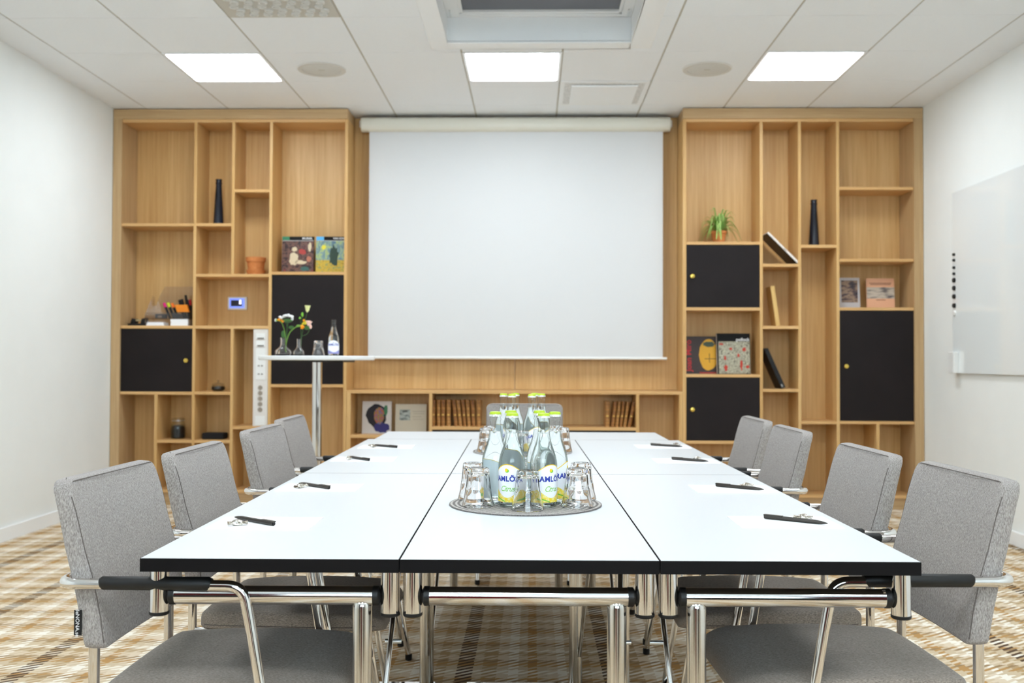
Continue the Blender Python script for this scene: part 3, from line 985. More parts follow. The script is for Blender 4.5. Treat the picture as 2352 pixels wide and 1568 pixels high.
        cm_.build('crown_cap', [LIME, TIN], t)
    return t

def make_tumbler(label):
    t = thing('tumbler', label, 'glass')
    out = [(0.0395, 0.0), (0.0402, 0.001), (0.0392, 0.006), (0.0362, 0.018), (0.0338, 0.030), (0.0322, 0.042), (0.0316, 0.0445), (0.0312, 0.047), (0.0302, 0.055), (0.0292, 0.066), (0.0283, 0.078), (0.0277, 0.088), (0.0268, 0.0925), (0.0250, 0.0945), (0.0230, 0.0945), (0.0222, 0.0932), (0.0001, 0.0930)]
    inn = [(0.0001, 0.0845), (0.018, 0.0840), (0.0222, 0.0800), (0.0236, 0.074), (0.0252, 0.062), (0.0270, 0.048), (0.0296, 0.036), (0.0325, 0.022), (0.0358, 0.010), (0.0382, 0.002), (0.0390, 0.0)]
    mb = MB()
    mb.lathe(out + inn, 72, flute=9, fz=(0.046, 0.0905), famp=0.055)
    mb.build('glass_body', GLASS, t)
    return t

WOVE = None
def make_tray(label, loc, r):
    t = thing('placemat', label, 'placemat', loc)
    m = mat('woven_grey', (150, 145, 140), 0.8)
    n, l, p = nodes(m)
    tc = n.new('ShaderNodeTexCoord')
    wv = n.new('ShaderNodeTexWave')
    wv.wave_type = 'RINGS'; wv.rings_direction = 'Z'
    wv.inputs['Scale'].default_value = 26
    wv.inputs['Distortion'].default_value = 0.6
    wv.inputs['Detail'].default_value = 3
    l.new(tc.outputs['Object'], wv.inputs[0])
    nz = n.new('ShaderNodeTexNoise')
    nz.inputs['Scale'].default_value = 420
    l.new(tc.outputs['Object'], nz.inputs[0])
    mx = n.new('ShaderNodeMix')
    mx.inputs[0].default_value = 0.6
    l.new(wv.outputs[1], mx.inputs[2]); l.new(nz.outputs[0], mx.inputs[3])
    rp = ramp(n, [(0.25, (92, 86, 84)), (0.5, (150, 144, 140)), (0.72, (205, 200, 194))])
    l.new(mx.outputs[0], rp.inputs[0]); l.new(rp.outputs[0], p.inputs['Base Color'])
    prof = [(0.0001, 0.0), (r - 0.002, 0.0), (r, 0.0012), (r - 0.0005, 0.003)]
    k = int(r / 0.006)
    for i in range(k):
        a = r - 0.002 - i * 0.006
        prof += [(a, 0.0038), (a - 0.003, 0.0030)]
    prof.append((0.0001, 0.0034))
    MB().lathe(prof, 72).build('woven_mat', m, t)
    return t
TT = TZ + 0.0038
make_tray('round grey woven placemat under the nearer group of bottles', (-0.016, 2.487, TZ), 0.193)
make_tray('round grey woven placemat under the farther group of bottles', (-0.037, 3.905, TZ), 0.198)
b0 = make_bottle('x')
N1 = [(-0.049, 2.430, -20, 'citrus water bottle at front left of the near tray, behind the front tumbler'),
      (0.029, 2.428, 34, 'citrus water bottle at front right of the near tray'),
      (-0.093, 2.488, -150, 'citrus water bottle at the left side of the near tray, label turned away'),
      (-0.055, 2.548, 170, 'citrus water bottle at back left of the near tray'),
      (0.019, 2.552, 150, 'citrus water bottle at back right of the near tray'),
      (0.058, 2.496, 72, 'citrus water bottle at the right side of the near tray showing the letters RA')]
N2 = [(-0.078, 3.783, -110, 'citrus water bottle at front left of the far tray'),
      (-0.001, 3.772, 40, 'citrus water bottle at front right of the far tray'),
      (-0.112, 3.850, -150, 'citrus water bottle at the left side of the far tray'),
      (-0.066, 3.905, 170, 'citrus water bottle at back left of the far tray'),
      (0.012, 3.913, 150, 'citrus water bottle at back right of the far tray'),
      (0.037, 3.847, 110, 'citrus water bottle at the right side of the far tray')]
for i, (x, y, a, lb) in enumerate(N1 + N2):
    grp = 'lime-capped water bottles on the near tray' if i < 6 else 'lime-capped water bottles on the far tray'
    if i == 0:
        b0.location = (x, y, TT); b0.rotation_euler = (0, 0, R(a)); b0['label'] = lb; b0['group'] = grp
    else:
        dup(b0, (x, y, TT), R(a), lb, grp)
g0 = make_tumbler('x')
G = [(-0.010, 2.375, 'upturned tumbler at the front middle of the near tray'),
     (-0.133, 2.432, 'upturned tumbler at front left of the near tray'),
     (0.112, 2.430, 'upturned tumbler at front right of the near tray'),
     (-0.152, 2.545, 'upturned tumbler at the left back of the near tray'),
     (0.128, 2.560, 'upturned tumbler at the right back of the near tray'),
     (-0.018, 2.625, 'upturned tumbler at the back of the near tray behind the bottles'),
     (-0.040, 3.712, 'upturned tumbler at the front middle of the far tray'),
     (-0.178, 3.860, 'upturned tumbler at the left of the far tray'),
     (0.120, 3.900, 'upturned tumbler at the right of the far tray'),
     (-0.168, 3.965, 'upturned tumbler at the left back of the far tray'),
     (0.100, 3.998, 'upturned tumbler at the right back of the far tray')]
for i, (x, y, lb) in enumerate(G):
    grp = 'upturned tumblers on the near tray' if i < 6 else 'upturned tumblers on the far tray'
    if i == 0:
        g0.location = (x, y, TT); g0['label'] = lb; g0['group'] = grp
    else:
        dup(g0, (x, y, TT), R(i * 17), lb, grp)

# ------------------------------------------------------------------ notepads, pens, sweets
LOGO = mat('pale_grey_print', (208, 210, 220), 0.6)
PENM = mat('gunmetal_pen', (70, 66, 62), 0.35, 0.6)
def make_pad():
    t = thing('notepad', 'x', 'notepad')
    MB().box(-0.112, 0.112, -0.077, 0.077, 0, 0.0022).build('sheets', PAPER, t, bevel=0.0004)
    lg = MB()
    for i in range(3):
        lg.add([(0.062 + 0.010 * i, -0.004, 0.0024), (0.069 + 0.010 * i, -0.004, 0.0024), (0.0655 + 0.010 * i, 0.004, 0.0024)], [(0, 1, 2)])
    lg.build('printed_mark', LOGO, t)
    return t
def make_pen():
    t = thing('ballpoint_pen', 'x', 'pen')
    n = 12
    L = 0.145
    b = MB()
    # hexagonal-ish barrel, tip at +x
    b.tube([(-0.072, 0, 0.005), (-0.045, 0, 0.005), (0.045, 0, 0.005), (0.060, 0, 0.0045), (0.070, 0, 0.0042), (0.0735, 0, 0.004)], [0.0048, 0.005, 0.0048, 0.0036, 0.0018, 0.0008], 8)
    b.build('barrel', PENM, t)
    MB().box(-0.074, -0.030, -0.0045, 0.0045, 0.0078, 0.0108).build('clip', PENM, t, bevel=0.0006)
    MB().tube([(-0.0735, 0, 0.005), (-0.072, 0, 0.005)], 0.0038, 10).build('button', BLACK_P, t)
    return t
FOIL = noisy('silver_foil', [(0.35, (120, 108, 90)), (0.6, (235, 230, 220))], (200, 200, 200), 0.22, metal=1.0)
def make_sweet():
    t = thing('wrapped_sweet', 'x', 'sweet')
    rnd = random.Random(3)
    mb = MB()
    rings = []
    for i, (x, r) in enumerate([(-0.021, 0.0085), (-0.017, 0.007), (-0.0115, 0.0028), (-0.009, 0.0062), (-0.004, 0.0076), (0.003, 0.0078), (0.009, 0.006), (0.0115, 0.0028), (0.017, 0.0075), (0.021, 0.009)]):
        ring = []
        for j in range(12):
            a = 2 * PI * j / 12
            rr = r * (0.72 + 0.5 * rnd.random())
            fl = 0.45 if abs(x) > 0.013 else 0.9
            ring.append((x + 0.002 * rnd.random(), rr * math.cos(a), max(0.0004, 0.0062 + fl * rr * math.sin(a))))
        rings.append(ring)
    mb.loft(rings, 0, True, False)
    mb.build('foil_wrapper', FOIL, t)
    return t
pad0, pen0, sw0 = make_pad(), make_pen(), make_sweet()
order = ['nearest the camera', 'second from the camera', 'third from the camera', 'farthest from the camera']
PADS = {'left': [((-0.590, 2.172), ((-0.677, 2.220), (-0.559, 2.125)), (-0.643, 2.130)), ((-0.600, 2.775), ((-0.672, 2.827), (-0.569, 2.735)), (-0.652, 2.755)),
                 ((-0.611, 3.570), ((-0.674, 3.605), (-0.585, 3.500)), (-0.664, 3.545)), ((-0.606, 4.090), ((-0.665, 4.106), (-0.560, 4.024)), (-0.660, 4.050))],
        'right': [((0.570, 2.233), ((0.655, 2.188), (0.536, 2.273)), (0.622, 2.262)), ((0.570, 2.804), ((0.649, 2.757), (0.532, 2.846)), (0.616, 2.832)),
                  ((0.558, 3.580), ((0.631, 3.522), (0.515, 3.609)), (0.606, 3.608)), ((0.552, 4.170), ((0.628, 4.124), (0.512, 4.201)), (0.618, 4.200))]}
k = 0
for side, L_ in PADS.items():
    for i, (c, (tip, tail), sw) in enumerate(L_):
        s_ = '%s on the %s side of the table' % (order[i], side)
        rz = TA if side == 'left' else TA + PI
        ang = math.atan2(tip[1] - tail[1], tip[0] - tail[0])
        pc = ((tip[0] + tail[0]) / 2, (tip[1] + tail[1]) / 2, TZ + 0.0022)
        for base, loc, rot, w_, grp in ((pad0, (c[0], c[1], TZ), rz, 'white notepad', 'notepads on the table'), (pen0, pc, ang, 'grey ballpoint pen', 'pens on the notepads'),
                                       (sw0, (sw[0], sw[1], TZ + 0.0022), R(20 + 37 * k), 'foil-wrapped sweet', 'foil sweets beside the pens')):
            lb = '%s, %s' % (w_, s_)
            if k == 0:
                base.location = loc; base.rotation_euler = (0, 0, rot); base['label'] = lb; base['group'] = grp
            else:
                dup(base, loc, rot, lb, grp)
        k += 1

# ------------------------------------------------------------------ standing table and what stands on it
SY, SZ = 6.10, 1.106
st = thing('standing_table', 'tall round white standing table on a chrome pole before the left bookcase', 'table', (-1.345, SY, 0))
MB().lathe([(0.0001, 1.079), (0.350, 1.079), (0.356, 1.083), (0.357, 1.092), (0.356, 1.102), (0.352, SZ), (0.0001, SZ)], 64).build('tabletop', WHITE, st)
MB().box(-0.20, 0.20, -0.2, 0.2, 1.067, 1.079).build('support_plate', BLACK_P, st, bevel=0.003)
MB().cyl(0.0305, 0.02, 1.067, (0, 0), 32).build('pole', CHROME, st)
MB().lathe([(0.0001, 0.0), (0.26, 0.0), (0.265, 0.006), (0.25, 0.014), (0.06, 0.024), (0.035, 0.03), (0.0001, 0.03)], 48).build('base', CHROME, st)

def vase(label, x, y, rb, rn, hb, h, nflute):
    t = thing('bud_vase', label, 'vase', (x, y, SZ))
    out = [(0.0001, 0.0), (rb * 0.8, 0.0), (rb * 0.97, hb * 0.2), (rb, hb * 0.42), (rb * 0.92, hb * 0.65), (rb * 0.6, hb * 0.92), (rn * 1.25, hb * 1.15), (rn, hb * 1.4), (rn, h * 0.9), (rn * 1.15, h)]
    inn = [(r - 0.002, z) for r, z in out[5:]][::-1] + [(rb * 0.88, hb * 0.65), (rb - 0.003, hb * 0.42), (rb * 0.93, hb * 0.22), (rb * 0.7, 0.005), (0.0001, 0.005)]
    MB().lathe(out + inn, 60, flute=nflute, fz=(0.001, hb * 0.95), famp=0.05).build('glass_body', GLASS, t)
    return t
v1 = vase('clear ribbed bulb vase with white and orange flowers, leftmost on the standing table', -1.560, SY, 0.052, 0.0165, 0.052, 0.113, 12)
v2 = vase('small clear bud vase with pink and yellow flowers on the standing table', -1.460, SY - 0.01, 0.034, 0.0115, 0.045, 0.105, 0)
STEM = mat('green_stem', (120, 168, 60), 0.5)
STEMD = mat('dark_green_stem', (66, 110, 52), 0.5)
LEAF = mat('green_leaf', (92, 148, 52), 0.5)
PET_W = mat('white_petal', (250, 250, 250), 0.6)
PET_O = mat('orange_petal', (255, 168, 20), 0.6)
PET_Y = mat('yellow_petal', (240, 228, 60), 0.6)
PET_P = mat('pink_petal', (250, 206, 190), 0.6)
PET_C = mat('cream_petal', (238, 240, 170), 0.6)
SC = 368.0
def fp(u, v, dy=0.0):      # flower drawing units (1/11.2 px of the study) to metres from the vase group
    return Vector((-1.543 + (u - 405) / 11.2 / SC, SY + dy, SZ + (1415 - v) / 11.2 / SC))
def stemline(pts, r, t, m):
    o = MB().tube(fillet([fp(*p) for p in pts], 0.02), r, 8)
    return o
def flower(name, label, vx, parts):
    t = thing(name, label, 'flower', (vx, SY, SZ))
    for nm, m, mb in parts:
        mb.build(nm, m, t, True)
    return t
def cup(c, d, r, h, n=5, flare=1.3):
    """petalled cup pointing along d"""
    mb = MB()
    d = Vector(d).normalized()
    q_ = Vector((0, 0, 1)).rotation_difference(d).to_matrix().to_4x4()
    rings = []
    for z, rr in ((0, 0.15), (0.25, 0.65), (0.6, 0.85), (1.0, flare), (0.92, flare * 0.85), (0.5, 0.6), (0.15, 0.2)):
        rings.append([(r * rr * (1 + 0.22 * math.cos(n * 2 * PI * i / 20)) * math.cos(2 * PI * i / 20), r * rr * (1 + 0.22 * math.cos(n * 2 * PI * i / 20)) * math.sin(2 * PI * i / 20), h * z) for i in range(20)])
    mb.loft(rings, 0, True)
    mb.xf(Matrix.Translation(c) @ q_)
    return mb
def join(*mbs):
    o = MB()
    for m in mbs: o.add(m.v, m.f, 0, True)
    return o
# white umbel
wh = []
rnd = random.Random(5)
for i in range(15):
    u = 260 + (i % 5) * 75 + rnd.uniform(-15, 15)
    v = 445 - 85 * math.sin(PI * (u - 230) / 400) + rnd.uniform(-8, 20)
    wh.append(MB().ball(fp(u, v, rnd.uniform(-0.02, 0.02)), 0.0095, 10, 0, (1.1, 1.1, 0.8)))
wh.append(MB().ball(fp(135, 495), 0.008, 10, 0, (0.9, 0.9, 1.2)))
wh.append(MB().ball(fp(560, 455), 0.0095, 10, 0, (0.9, 0.9, 1.3)))
gr = [stemline([(405, 1330), (420, 900), (440, 560)], 0.0016, None, None), stemline([(400, 1000), (440, 620), (330, 480)], 0.001, None, None), stemline([(430, 700), (460, 560), (540, 500)], 0.001, None, None)]
gr.append(MB().ball(fp(440, 505), 0.018, 12, 0, (1.9, 1.2, 0.7)))
gr.append(MB().ball(fp(530, 680, 0.01), 0.012, 10, 0, (1.5, 0.5, 0.9)))
gr.append(MB().ball(fp(320, 860, 0.01), 0.014, 10, 0, (0.9, 0.3, 1.7)))
flower('white_flower', 'white clustered flower in the left vase on the standing table', -1.56, [('stem', STEMD, join(*gr)), ('petals', PET_W, join(*wh))])
flower('freesia', 'short orange freesia leaning left out of the left vase', -1.56,
       [('stem', STEM, join(stemline([(410, 1330), (390, 950), (370, 780), (300, 560), (190, 490)], 0.0022, None, None), MB().ball(fp(175, 500, -0.005), 0.008, 10, 0, (1.3, 0.8, 0.8)))),
        ('blossom', PET_O, join(cup(fp(255, 520, -0.01), (-0.3, -0.4, 0.7), 0.008, 0.016), cup(fp(325, 560, -0.01), (0.1, -0.4, 0.8), 0.008, 0.017)))])
flower('freesia', 'long yellow-orange freesia arching right out of the left vase', -1.56,
       [('stem', STEM, join(stemline([(390, 1300), (420, 1020), (500, 800), (650, 670), (790, 630)], 0.0028, None, None), MB().ball(fp(730, 640), 0.009, 10, 0, (1.7, 0.9, 0.8)))),
        ('blossom', PET_O, join(cup(fp(800, 620, -0.008), (0.5, -0.3, -0.6), 0.010, 0.022), MB().ball(fp(868, 500), 0.0075, 10, 0, (1, 1, 1.2)))),
        ('blossom', PET_Y, join(cup(fp(810, 600, 0.005), (0.8, 0.2, 0.4), 0.009, 0.022), MB().ball(fp(920, 550), 0.0075, 10, 0, (1, 1, 1.4))))])
flower('lisianthus', 'pale lisianthus with a cream bud and a pink bloom in the small vase', -1.46,
       [('stem', STEMD, join(stemline([(785, 1370), (800, 1000), (850, 700), (950, 280)], 0.0013, None, None), stemline([(800, 1000), (790, 700), (780, 480)], 0.0011, None, None), stemline([(810, 560), (835, 420)], 0.001, None, None),
                             stemline([(820, 900), (960, 860), (1020, 720)], 0.0012, None, None), MB().ball(fp(950, 690), 0.013, 10, 0, (1.5, 0.5, 1.0)))),
        ('bud', LIMEP, join(MB().ball(fp(825, 350), 0.0085, 10, 0, (0.9, 0.9, 1.8)), MB().ball(fp(765, 438), 0.0075, 10, 0, (1, 1, 1)))),
        ('blossom', PET_C, join(cup(fp(950, 290), (0.05, 0, 1), 0.0135, 0.043, 5, 1.15))),
        ('blossom', PET_P, join(cup(fp(985, 640), (0.15, -0.2, 1), 0.015, 0.030, 4, 1.25), MB().ball(fp(1040, 660), 0.010, 10, 0, (0.9, 0.9, 1.4))))])
dup(g0, (-1.338, SY, SZ), 0.3, 'upturned tumbler on the standing table between vase and bottle', 'glasses on the standing table')
b2 = make_bottle('plain water bottle without cap, at the right on the standing table', False, False)
b2.location = (-1.243, SY, SZ)
b2.rotation_euler = (0, 0, R(10))

# ------------------------------------------------------------------ things on the shelves
def book_front(name, label, x0, x1, z0, z1, y, cover, thick=0.014, lean=5.0, cat='book', back=PAPER):
    """book standing with its front cover to the room, leaning back; returns the Empty, cover in local x-z"""
    t = thing(name, label, cat, ((x0 + x1) / 2, y, z0))
    W_, H_ = x1 - x0, (z1 - z0) / math.cos(R(lean))
    t.rotation_euler = (-R(lean), 0, 0)
    MB().box(-W_ / 2, W_ / 2, 0, 0.0015, 0, H_).build('front_cover', cover, t)
    MB().box(-W_ / 2 + 0.002, W_ / 2 - 0.003, 0.0015, thick, 0.002, H_ - 0.003).build('pages', back, t)
    MB().box(-W_ / 2, W_ / 2, thick, thick + 0.0015, 0, H_).build('rear_cover', cover, t)
    return t, W_, H_
def patch(t, m, x0, x1, z0, z1, name='cover_print', d=0.0006):
    return MB().box(x0, x1, -d, -0.0001, z0, z1).build(name, m, t)
def blob(t, m, cx, cz, rx, rz, name='cover_print', d=0.0010, n=18, seed=0, jag=0.15):
    rr = random.Random(seed)
    poly = []
    for i in range(n):
        k_ = 1 - jag + 2 * jag * rr.random()
        poly.append((cx + rx * k_ * math.cos(2 * PI * i / n), cz + rz * k_ * math.sin(2 * PI * i / n)))
    return MB().prism(poly, -d, -0.0001, 'y').build(name, m, t)
def words(t, s_, size, m, x, z, bold=0.0, rot=0.0, align='CENTER', sp=1.0):
    return lettering(s_, size, m, face_front(x, -0.0012, z, rot), t, bold, sp, align, extrude=0.0002)

DARKART = noisy('dark_painting', [(0.30, (36, 24, 26)), (0.44, (62, 40, 40)), (0.52, (120, 84, 70)), (0.60, (48, 36, 44)), (0.72, (150, 60, 50))], (28, 28, 28), 0.5, detail=3)
SKYART = noisy('blue_painting', [(0.3, (70, 104, 130)), (0.5, (128, 156, 150)), (0.62, (176, 190, 110)), (0.72, (90, 130, 150))], (40, 20, 22), 0.5, detail=3, dist=1.0)
FIELD = noisy('yellow_painting', [(0.3, (150, 128, 40)), (0.5, (206, 172, 56)), (0.62, (120, 136, 80)), (0.72, (190, 190, 120))], (40, 40, 60), 0.5, detail=3)
t, W_, H_ = book_front('art_book', 'art book with a dark crowd painting, left one above the tall black door', -1.896, -1.655, 1.733, 2.014, 7.34, BLACK_E)
patch(t, DARKART, -W_ / 2, W_ / 2, 0.0, H_ * 0.88)
patch(t, mat('green_patch', (44, 120, 84), 0.5), -W_ / 2, -W_ / 2 + 0.055, H_ * 0.90, H_)
patch(t, INKW, -W_ / 2, W_ / 2, H_ * 0.885, H_ * 0.893)
words(t, 'BRUEGEL', 0.019, INKW, 0.07, H_ * 0.948, 0.0004)
blob(t, mat('ivory_patch', (214, 196, 164), 0.6), -0.03, 0.11, 0.034, 0.05, seed=1)
blob(t, mat('ivory_patch', (214, 196, 164), 0.6), 0.02, 0.085, 0.045, 0.014, seed=2)
blob(t, mat('ivory_patch', (214, 196, 164), 0.6), -0.025, 0.185, 0.020, 0.018, seed=3)
blob(t, mat('red_patch', (170, 60, 54), 0.6), 0.035, 0.165, 0.028, 0.022, seed=4)
blob(t, mat('ivory_patch', (214, 196, 164), 0.6), 0.09, 0.20, 0.012, 0.035, seed=5)
blob(t, mat('flesh_patch', (176, 110, 86), 0.6), 0.085, 0.11, 0.018, 0.022, seed=6)
blob(t, mat('teal_patch', (56, 96, 90), 0.6), 0.055, 0.035, 0.035, 0.018, seed=7)
t, W_, H_ = book_front('art_book', 'art book with a blue and yellow landscape, right one above the tall black door', -1.637, -1.400, 1.733, 2.014, 7.34, BLACK_E)
patch(t, FIELD, -W_ / 2, W_ / 2, 0.0, H_ * 0.36)
patch(t, SKYART, -W_ / 2, W_ / 2, H_ * 0.36, H_ * 0.88)
patch(t, mat('blue_patch', (86, 174, 226), 0.5), -W_ / 2, -W_ / 2 + 0.058, H_ * 0.90, H_)
patch(t, INKW, -W_ / 2, W_ / 2, H_ * 0.885, H_ * 0.893)
words(t, 'VAN GOGH', 0.019, INKW, 0.06, H_ * 0.948, 0.0004)
blob(t, mat('dark_green_patch', (44, 66, 54), 0.6), 0.018, 0.13, 0.034, 0.080, seed=8, jag=0.22, n=22)
blob(t, mat('sun_patch', (226, 214, 60), 0.6), -0.06, 0.20, 0.018, 0.018, seed=9)

# tall dark bottles
def make_tall_bottle(label):
    t = thing('tall_bottle_vase', label, 'vase')
    MB().lathe([(0.0001, 0.0), (0.035, 0.0), (0.038, 0.004), (0.037, 0.03), (0.033, 0.12), (0.027, 0.22), (0.0225, 0.30), (0.0225, 0.318), (0.025, 0.321), (0.025, 0.328), (0.0225, 0.331), (0.022, 0.345), (0.024, 0.348), (0.024, 0.354), (0.019, 0.354), (0.017, 0.30), (0.0001, 0.29)], 32).build('body', DKB, t)
    return t
DKB = noisy('slate_glaze', [(0.4, (22, 26, 36)), (0.6, (34, 40, 52))], (8, 8, 3), 0.16)
tb = make_tall_bottle('tall dark blue bottle vase on the upper shelf of the left bookcase')
tb.location = (-2.383, 7.36, 2.093)
dup(tb, (2.107, 7.36, 1.938), 0.5, 'tall dark blue bottle vase in the right bookcase', 'tall dark bottle vases')
tb['group'] = 'tall dark bottle vases'

# empty clay pot on saucer
t = thing('clay_pot', 'empty terracotta pot standing in its saucer in the left bookcase', 'pot', (-2.092, 7.35, 1.716))
MB().lathe([(0.0001, 0.004), (0.056, 0.004), (0.060, 0.060), (0.062, 0.098), (0.073, 0.104), (0.075, 0.136), (0.069, 0.136), (0.066, 0.10), (0.054, 0.02), (0.0001, 0.02)], 36).build('pot', TERRA, t)
MB().lathe([(0.0001, 0.0), (0.060, 0.0), (0.072, 0.040), (0.069, 0.041), (0.057, 0.004), (0.0001, 0.004)], 36).build('saucer', TERRA, t)

# thermostat
t = thing('thermostat', 'white wall thermostat with glowing blue display in the left bookcase', 'thermostat', (-2.270, 7.49, 1.513))
MB().box(-0.074, 0.074, -0.014, 0.0, -0.050, 0.050).build('housing', WHITE_P, t, bevel=0.004)
MB().box(-0.060, 0.056, -0.0155, -0.014, -0.036, 0.038).build('display', mat('blue_backlight', (130, 150, 240), 0.4, emit=(120, 145, 255), es=0.45), t)
MB().box(-0.048, 0.038, -0.0165, -0.0155, -0.022, 0.024).build('dark_field', mat('display_dark', (40, 40, 60), 0.4), t)
MB().box(0.016, 0.032, -0.0175, -0.0165, -0.006, 0.026).build('symbol', mat('symbol_glow', (220, 225, 255), 0.4, emit=(220, 225, 255), es=1.0), t)

# power socket column
t = thing('socket_panel', 'tall white socket panel in the left bookcase behind the standing table', 'socket panel', (-2.013, 7.35, 0.588))
MB().box(-0.055, 0.055, -0.135, 0.135, 0.0, 0.720).build('panel', mat('socket_white', (226, 220, 214), 0.45), t, bevel=0.002)
SG = mat('socket_beige', (168, 156, 142), 0.6)  # sockets a tone darker than their panel
SD = mat('socket_dark', (86, 74, 62), 0.6)
for z, hh in ((0.665, 0.045), (0.610, 0.045)):
    s_ = MB().box(-0.034, 0.034, -0.139, -0.135, z - hh / 2, z + hh / 2).build('data_outlet', WHITE_P, t, bevel=0.002)
    MB().box(-0.024, 0.024, -0.141, -0.139, z - 0.019, z - 0.010).build('port', SD, s_)
MB().box(-0.036, 0.036, -0.138, -0.135, 0.345, 0.580).build('cover_plate', WHITE_P, t, bevel=0.002)
for z in (0.450, 0.388):
    s_ = MB().box(-0.028, 0.028, -0.1395, -0.138, z - 0.014, z + 0.014).build('switch', WHITE_P, t, bevel=0.001)
    for x in (-0.012, 0.012):
        MB().box(x - 0.007, x + 0.007, -0.1405, -0.1395, z - 0.006, z + 0.002).build('mark', SD, s_)
for i in range(5):
    z = 0.285 - i * 0.0405
    s_ = MB().lathe([(0.0001, 0), (0.0165, 0), (0.0175, 0.003), (0.0155, 0.003), (0.0145, 0.0005), (0.0001, 0.0005)], 24).xf(Matrix.Translation((0, -0.135, z)) @ Matrix.Rotation(PI / 2, 4, 'X')).build('socket', SG, t)
    for x in (-0.0065, 0.0065):
        MB().ball((x, -0.1358, z), 0.0026, 8).build('pin_hole', SD, s_)
MB().box(-0.036, 0.036, -0.137, -0.135, 0.008, 0.078).build('blank_plate', WHITE_P, t, bevel=0.002)

# stationery organiser and its contents
oz = 1.331
t = thing('stationery_organiser', 'clear acrylic stationery organiser full of pens in the left bookcase', 'organiser', (-2.715, 7.33, oz))
MB().box(-0.175, 0.160, 0.090, 0.093, 0.0, 0.16).prism([(-0.16, 0.16), (-0.135, 0.235), (-0.095, 0.305), (0.160, 0.305), (0.160, 0.16)], 0.090, 0.093, 'y').build('back_plate', ACRYL, t)
MB().prism([(-0.10, 0.0), (0.09, 0.0), (0.09, 0.22), (0.05, 0.235), (-0.10, 0.07)], -0.175, -0.172, 'x').build('side_plate', ACRYL, t)
MB().prism([(-0.10, 0.0), (0.09, 0.0), (0.09, 0.22), (0.05, 0.235), (-0.10, 0.07)], 0.157, 0.160, 'x').build('side_plate', ACRYL, t)
MB().box(-0.172, 0.157, -0.10, -0.097, 0.055, 0.10).build('front_plate', ACRYL, t)
MB().box(-0.172, 0.157, -0.097, 0.09, 0.052, 0.055).build('tray_shelf', ACRYL, t)
def marker(label, x, h, m, cap, rad=0.0085, y=7.37, tilt=-20):
    t = thing('marker_pen', label, 'marker pen', (x, y, oz + 0.056), 0)
    t.rotation_euler = (R(8), R(tilt), 0)
    MB().cyl(rad, 0.0, h * 0.72, (0, 0), 14).build('barrel', m, t)
    MB().cyl(rad * 1.05, h * 0.72, h, (0, 0), 14, bev=0.002).build('cap', cap, t)
marker('highlighter pen with pink cap in the acrylic organiser', -2.735, 0.128, BLACK_P, mat('pink_cap', (232, 20, 130), 0.4), 0.0095, 7.335)
marker('highlighter pen with yellow-green cap in the acrylic organiser', -2.704, 0.130, BLACK_P, mat('neon_cap', (212, 226, 40), 0.4), 0.0095, 7.335)
marker('highlighter pen with orange cap in the acrylic organiser', -2.674, 0.126, BLACK_P, mat('orange_cap', (255, 120, 20), 0.4), 0.0095, 7.335)
marker('marker pen with red cap at the right end of the organiser', -2.578, 0.150, BLACK_P, mat('red_cap', (190, 20, 30), 0.4), 0.008, 7.385, -8)
mk_ = ['leftmost of the rear row', 'second in the rear row', 'the tallest one', 'rightmost of the rear row', 'left one of the front pair', 'right one of the front pair']
for i, (x, hh, tl) in enumerate(((-2.655, 0.150, -8), (-2.634, 0.155, -10), (-2.612, 0.185, -6), (-2.596, 0.150, -9), (-2.645, 0.148, -12), (-2.622, 0.150, -14))):
    y = 7.39 if i < 4 else 7.372
    marker('all-black marker pen in the organiser, %s' % mk_[i], x, hh, BLACK_P, INK, 0.0085, y, tl)
for o in bpy.data.objects:
    if str(o.get('label', '')).startswith('all-black marker pen'):
        o['group'] = 'black marker pens in the organiser'
t = thing('note_block', 'orange block of sticky notes in the acrylic organiser', 'note block', (-2.628, 7.30, oz + 0.105))
MB().prism([(-0.040, 0.0), (0.050, 0.0), (0.034, 0.055), (-0.058, 0.055)], -0.010, 0.012, 'y').build('notes', mat('orange_paper', (244, 140, 22), 0.5), t)
t = thing('stapler', 'small dark stapler lying in the acrylic organiser', 'stapler', (-2.66, 7.29, oz + 0.0555))
MB().box(-0.040, 0.035, -0.012, 0.012, 0.0, 0.010).build('base', BLACK_P, t, bevel=0.002)
MB().prism([(-0.040, 0.012), (0.032, 0.012), (0.036, 0.030), (-0.035, 0.045), (-0.044, 0.03)], -0.010, 0.010, 'y').build('arm', mat('dark_grey_plastic', (52, 54, 58), 0.4), t, bevel=0.002)
t = thing('tape_dispenser', 'dark tape dispenser at the left in the acrylic organiser', 'tape dispenser', (-2.79, 7.29, oz + 0.0555))
MB().box(-0.04, 0.045, -0.015, 0.015, 0.0, 0.035).build('body', mat('dark_grey_plastic', (52, 54, 58), 0.4), t, bevel=0.006)
MB().box(-0.016, 0.012, -0.017, -0.015, 0.006, 0.022).build('label', mat('taupe_print', (140, 120, 108), 0.6), t)
t = tag(MB().box(-2.880, -2.750, 7.24, 7.35, oz, oz + 0.014).box(-2.876, -2.752, 7.243, 7.345, oz + 0.0145, oz + 0.026).build('paper_stack', PAPER, bevel=0.001), 'low stack of white paper under the acrylic organiser', 'paper')
t = tag(MB().box(-2.696, -2.566, 7.235, 7.34, oz, oz + 0.018).box(-2.694, -2.565, 7.236, 7.34, oz + 0.0185, oz + 0.034).box(-2.697, -2.568, 7.235, 7.34, oz + 0.0345, oz + 0.049).build('card_stack', PAPER, bevel=0.001), 'tall stack of white cards under the right end of the organiser', 'paper')
t = thing('hole_punch', 'black hole punch with a metal bar at the left end of the shelf', 'hole punch', (-2.975, 7.33, oz))
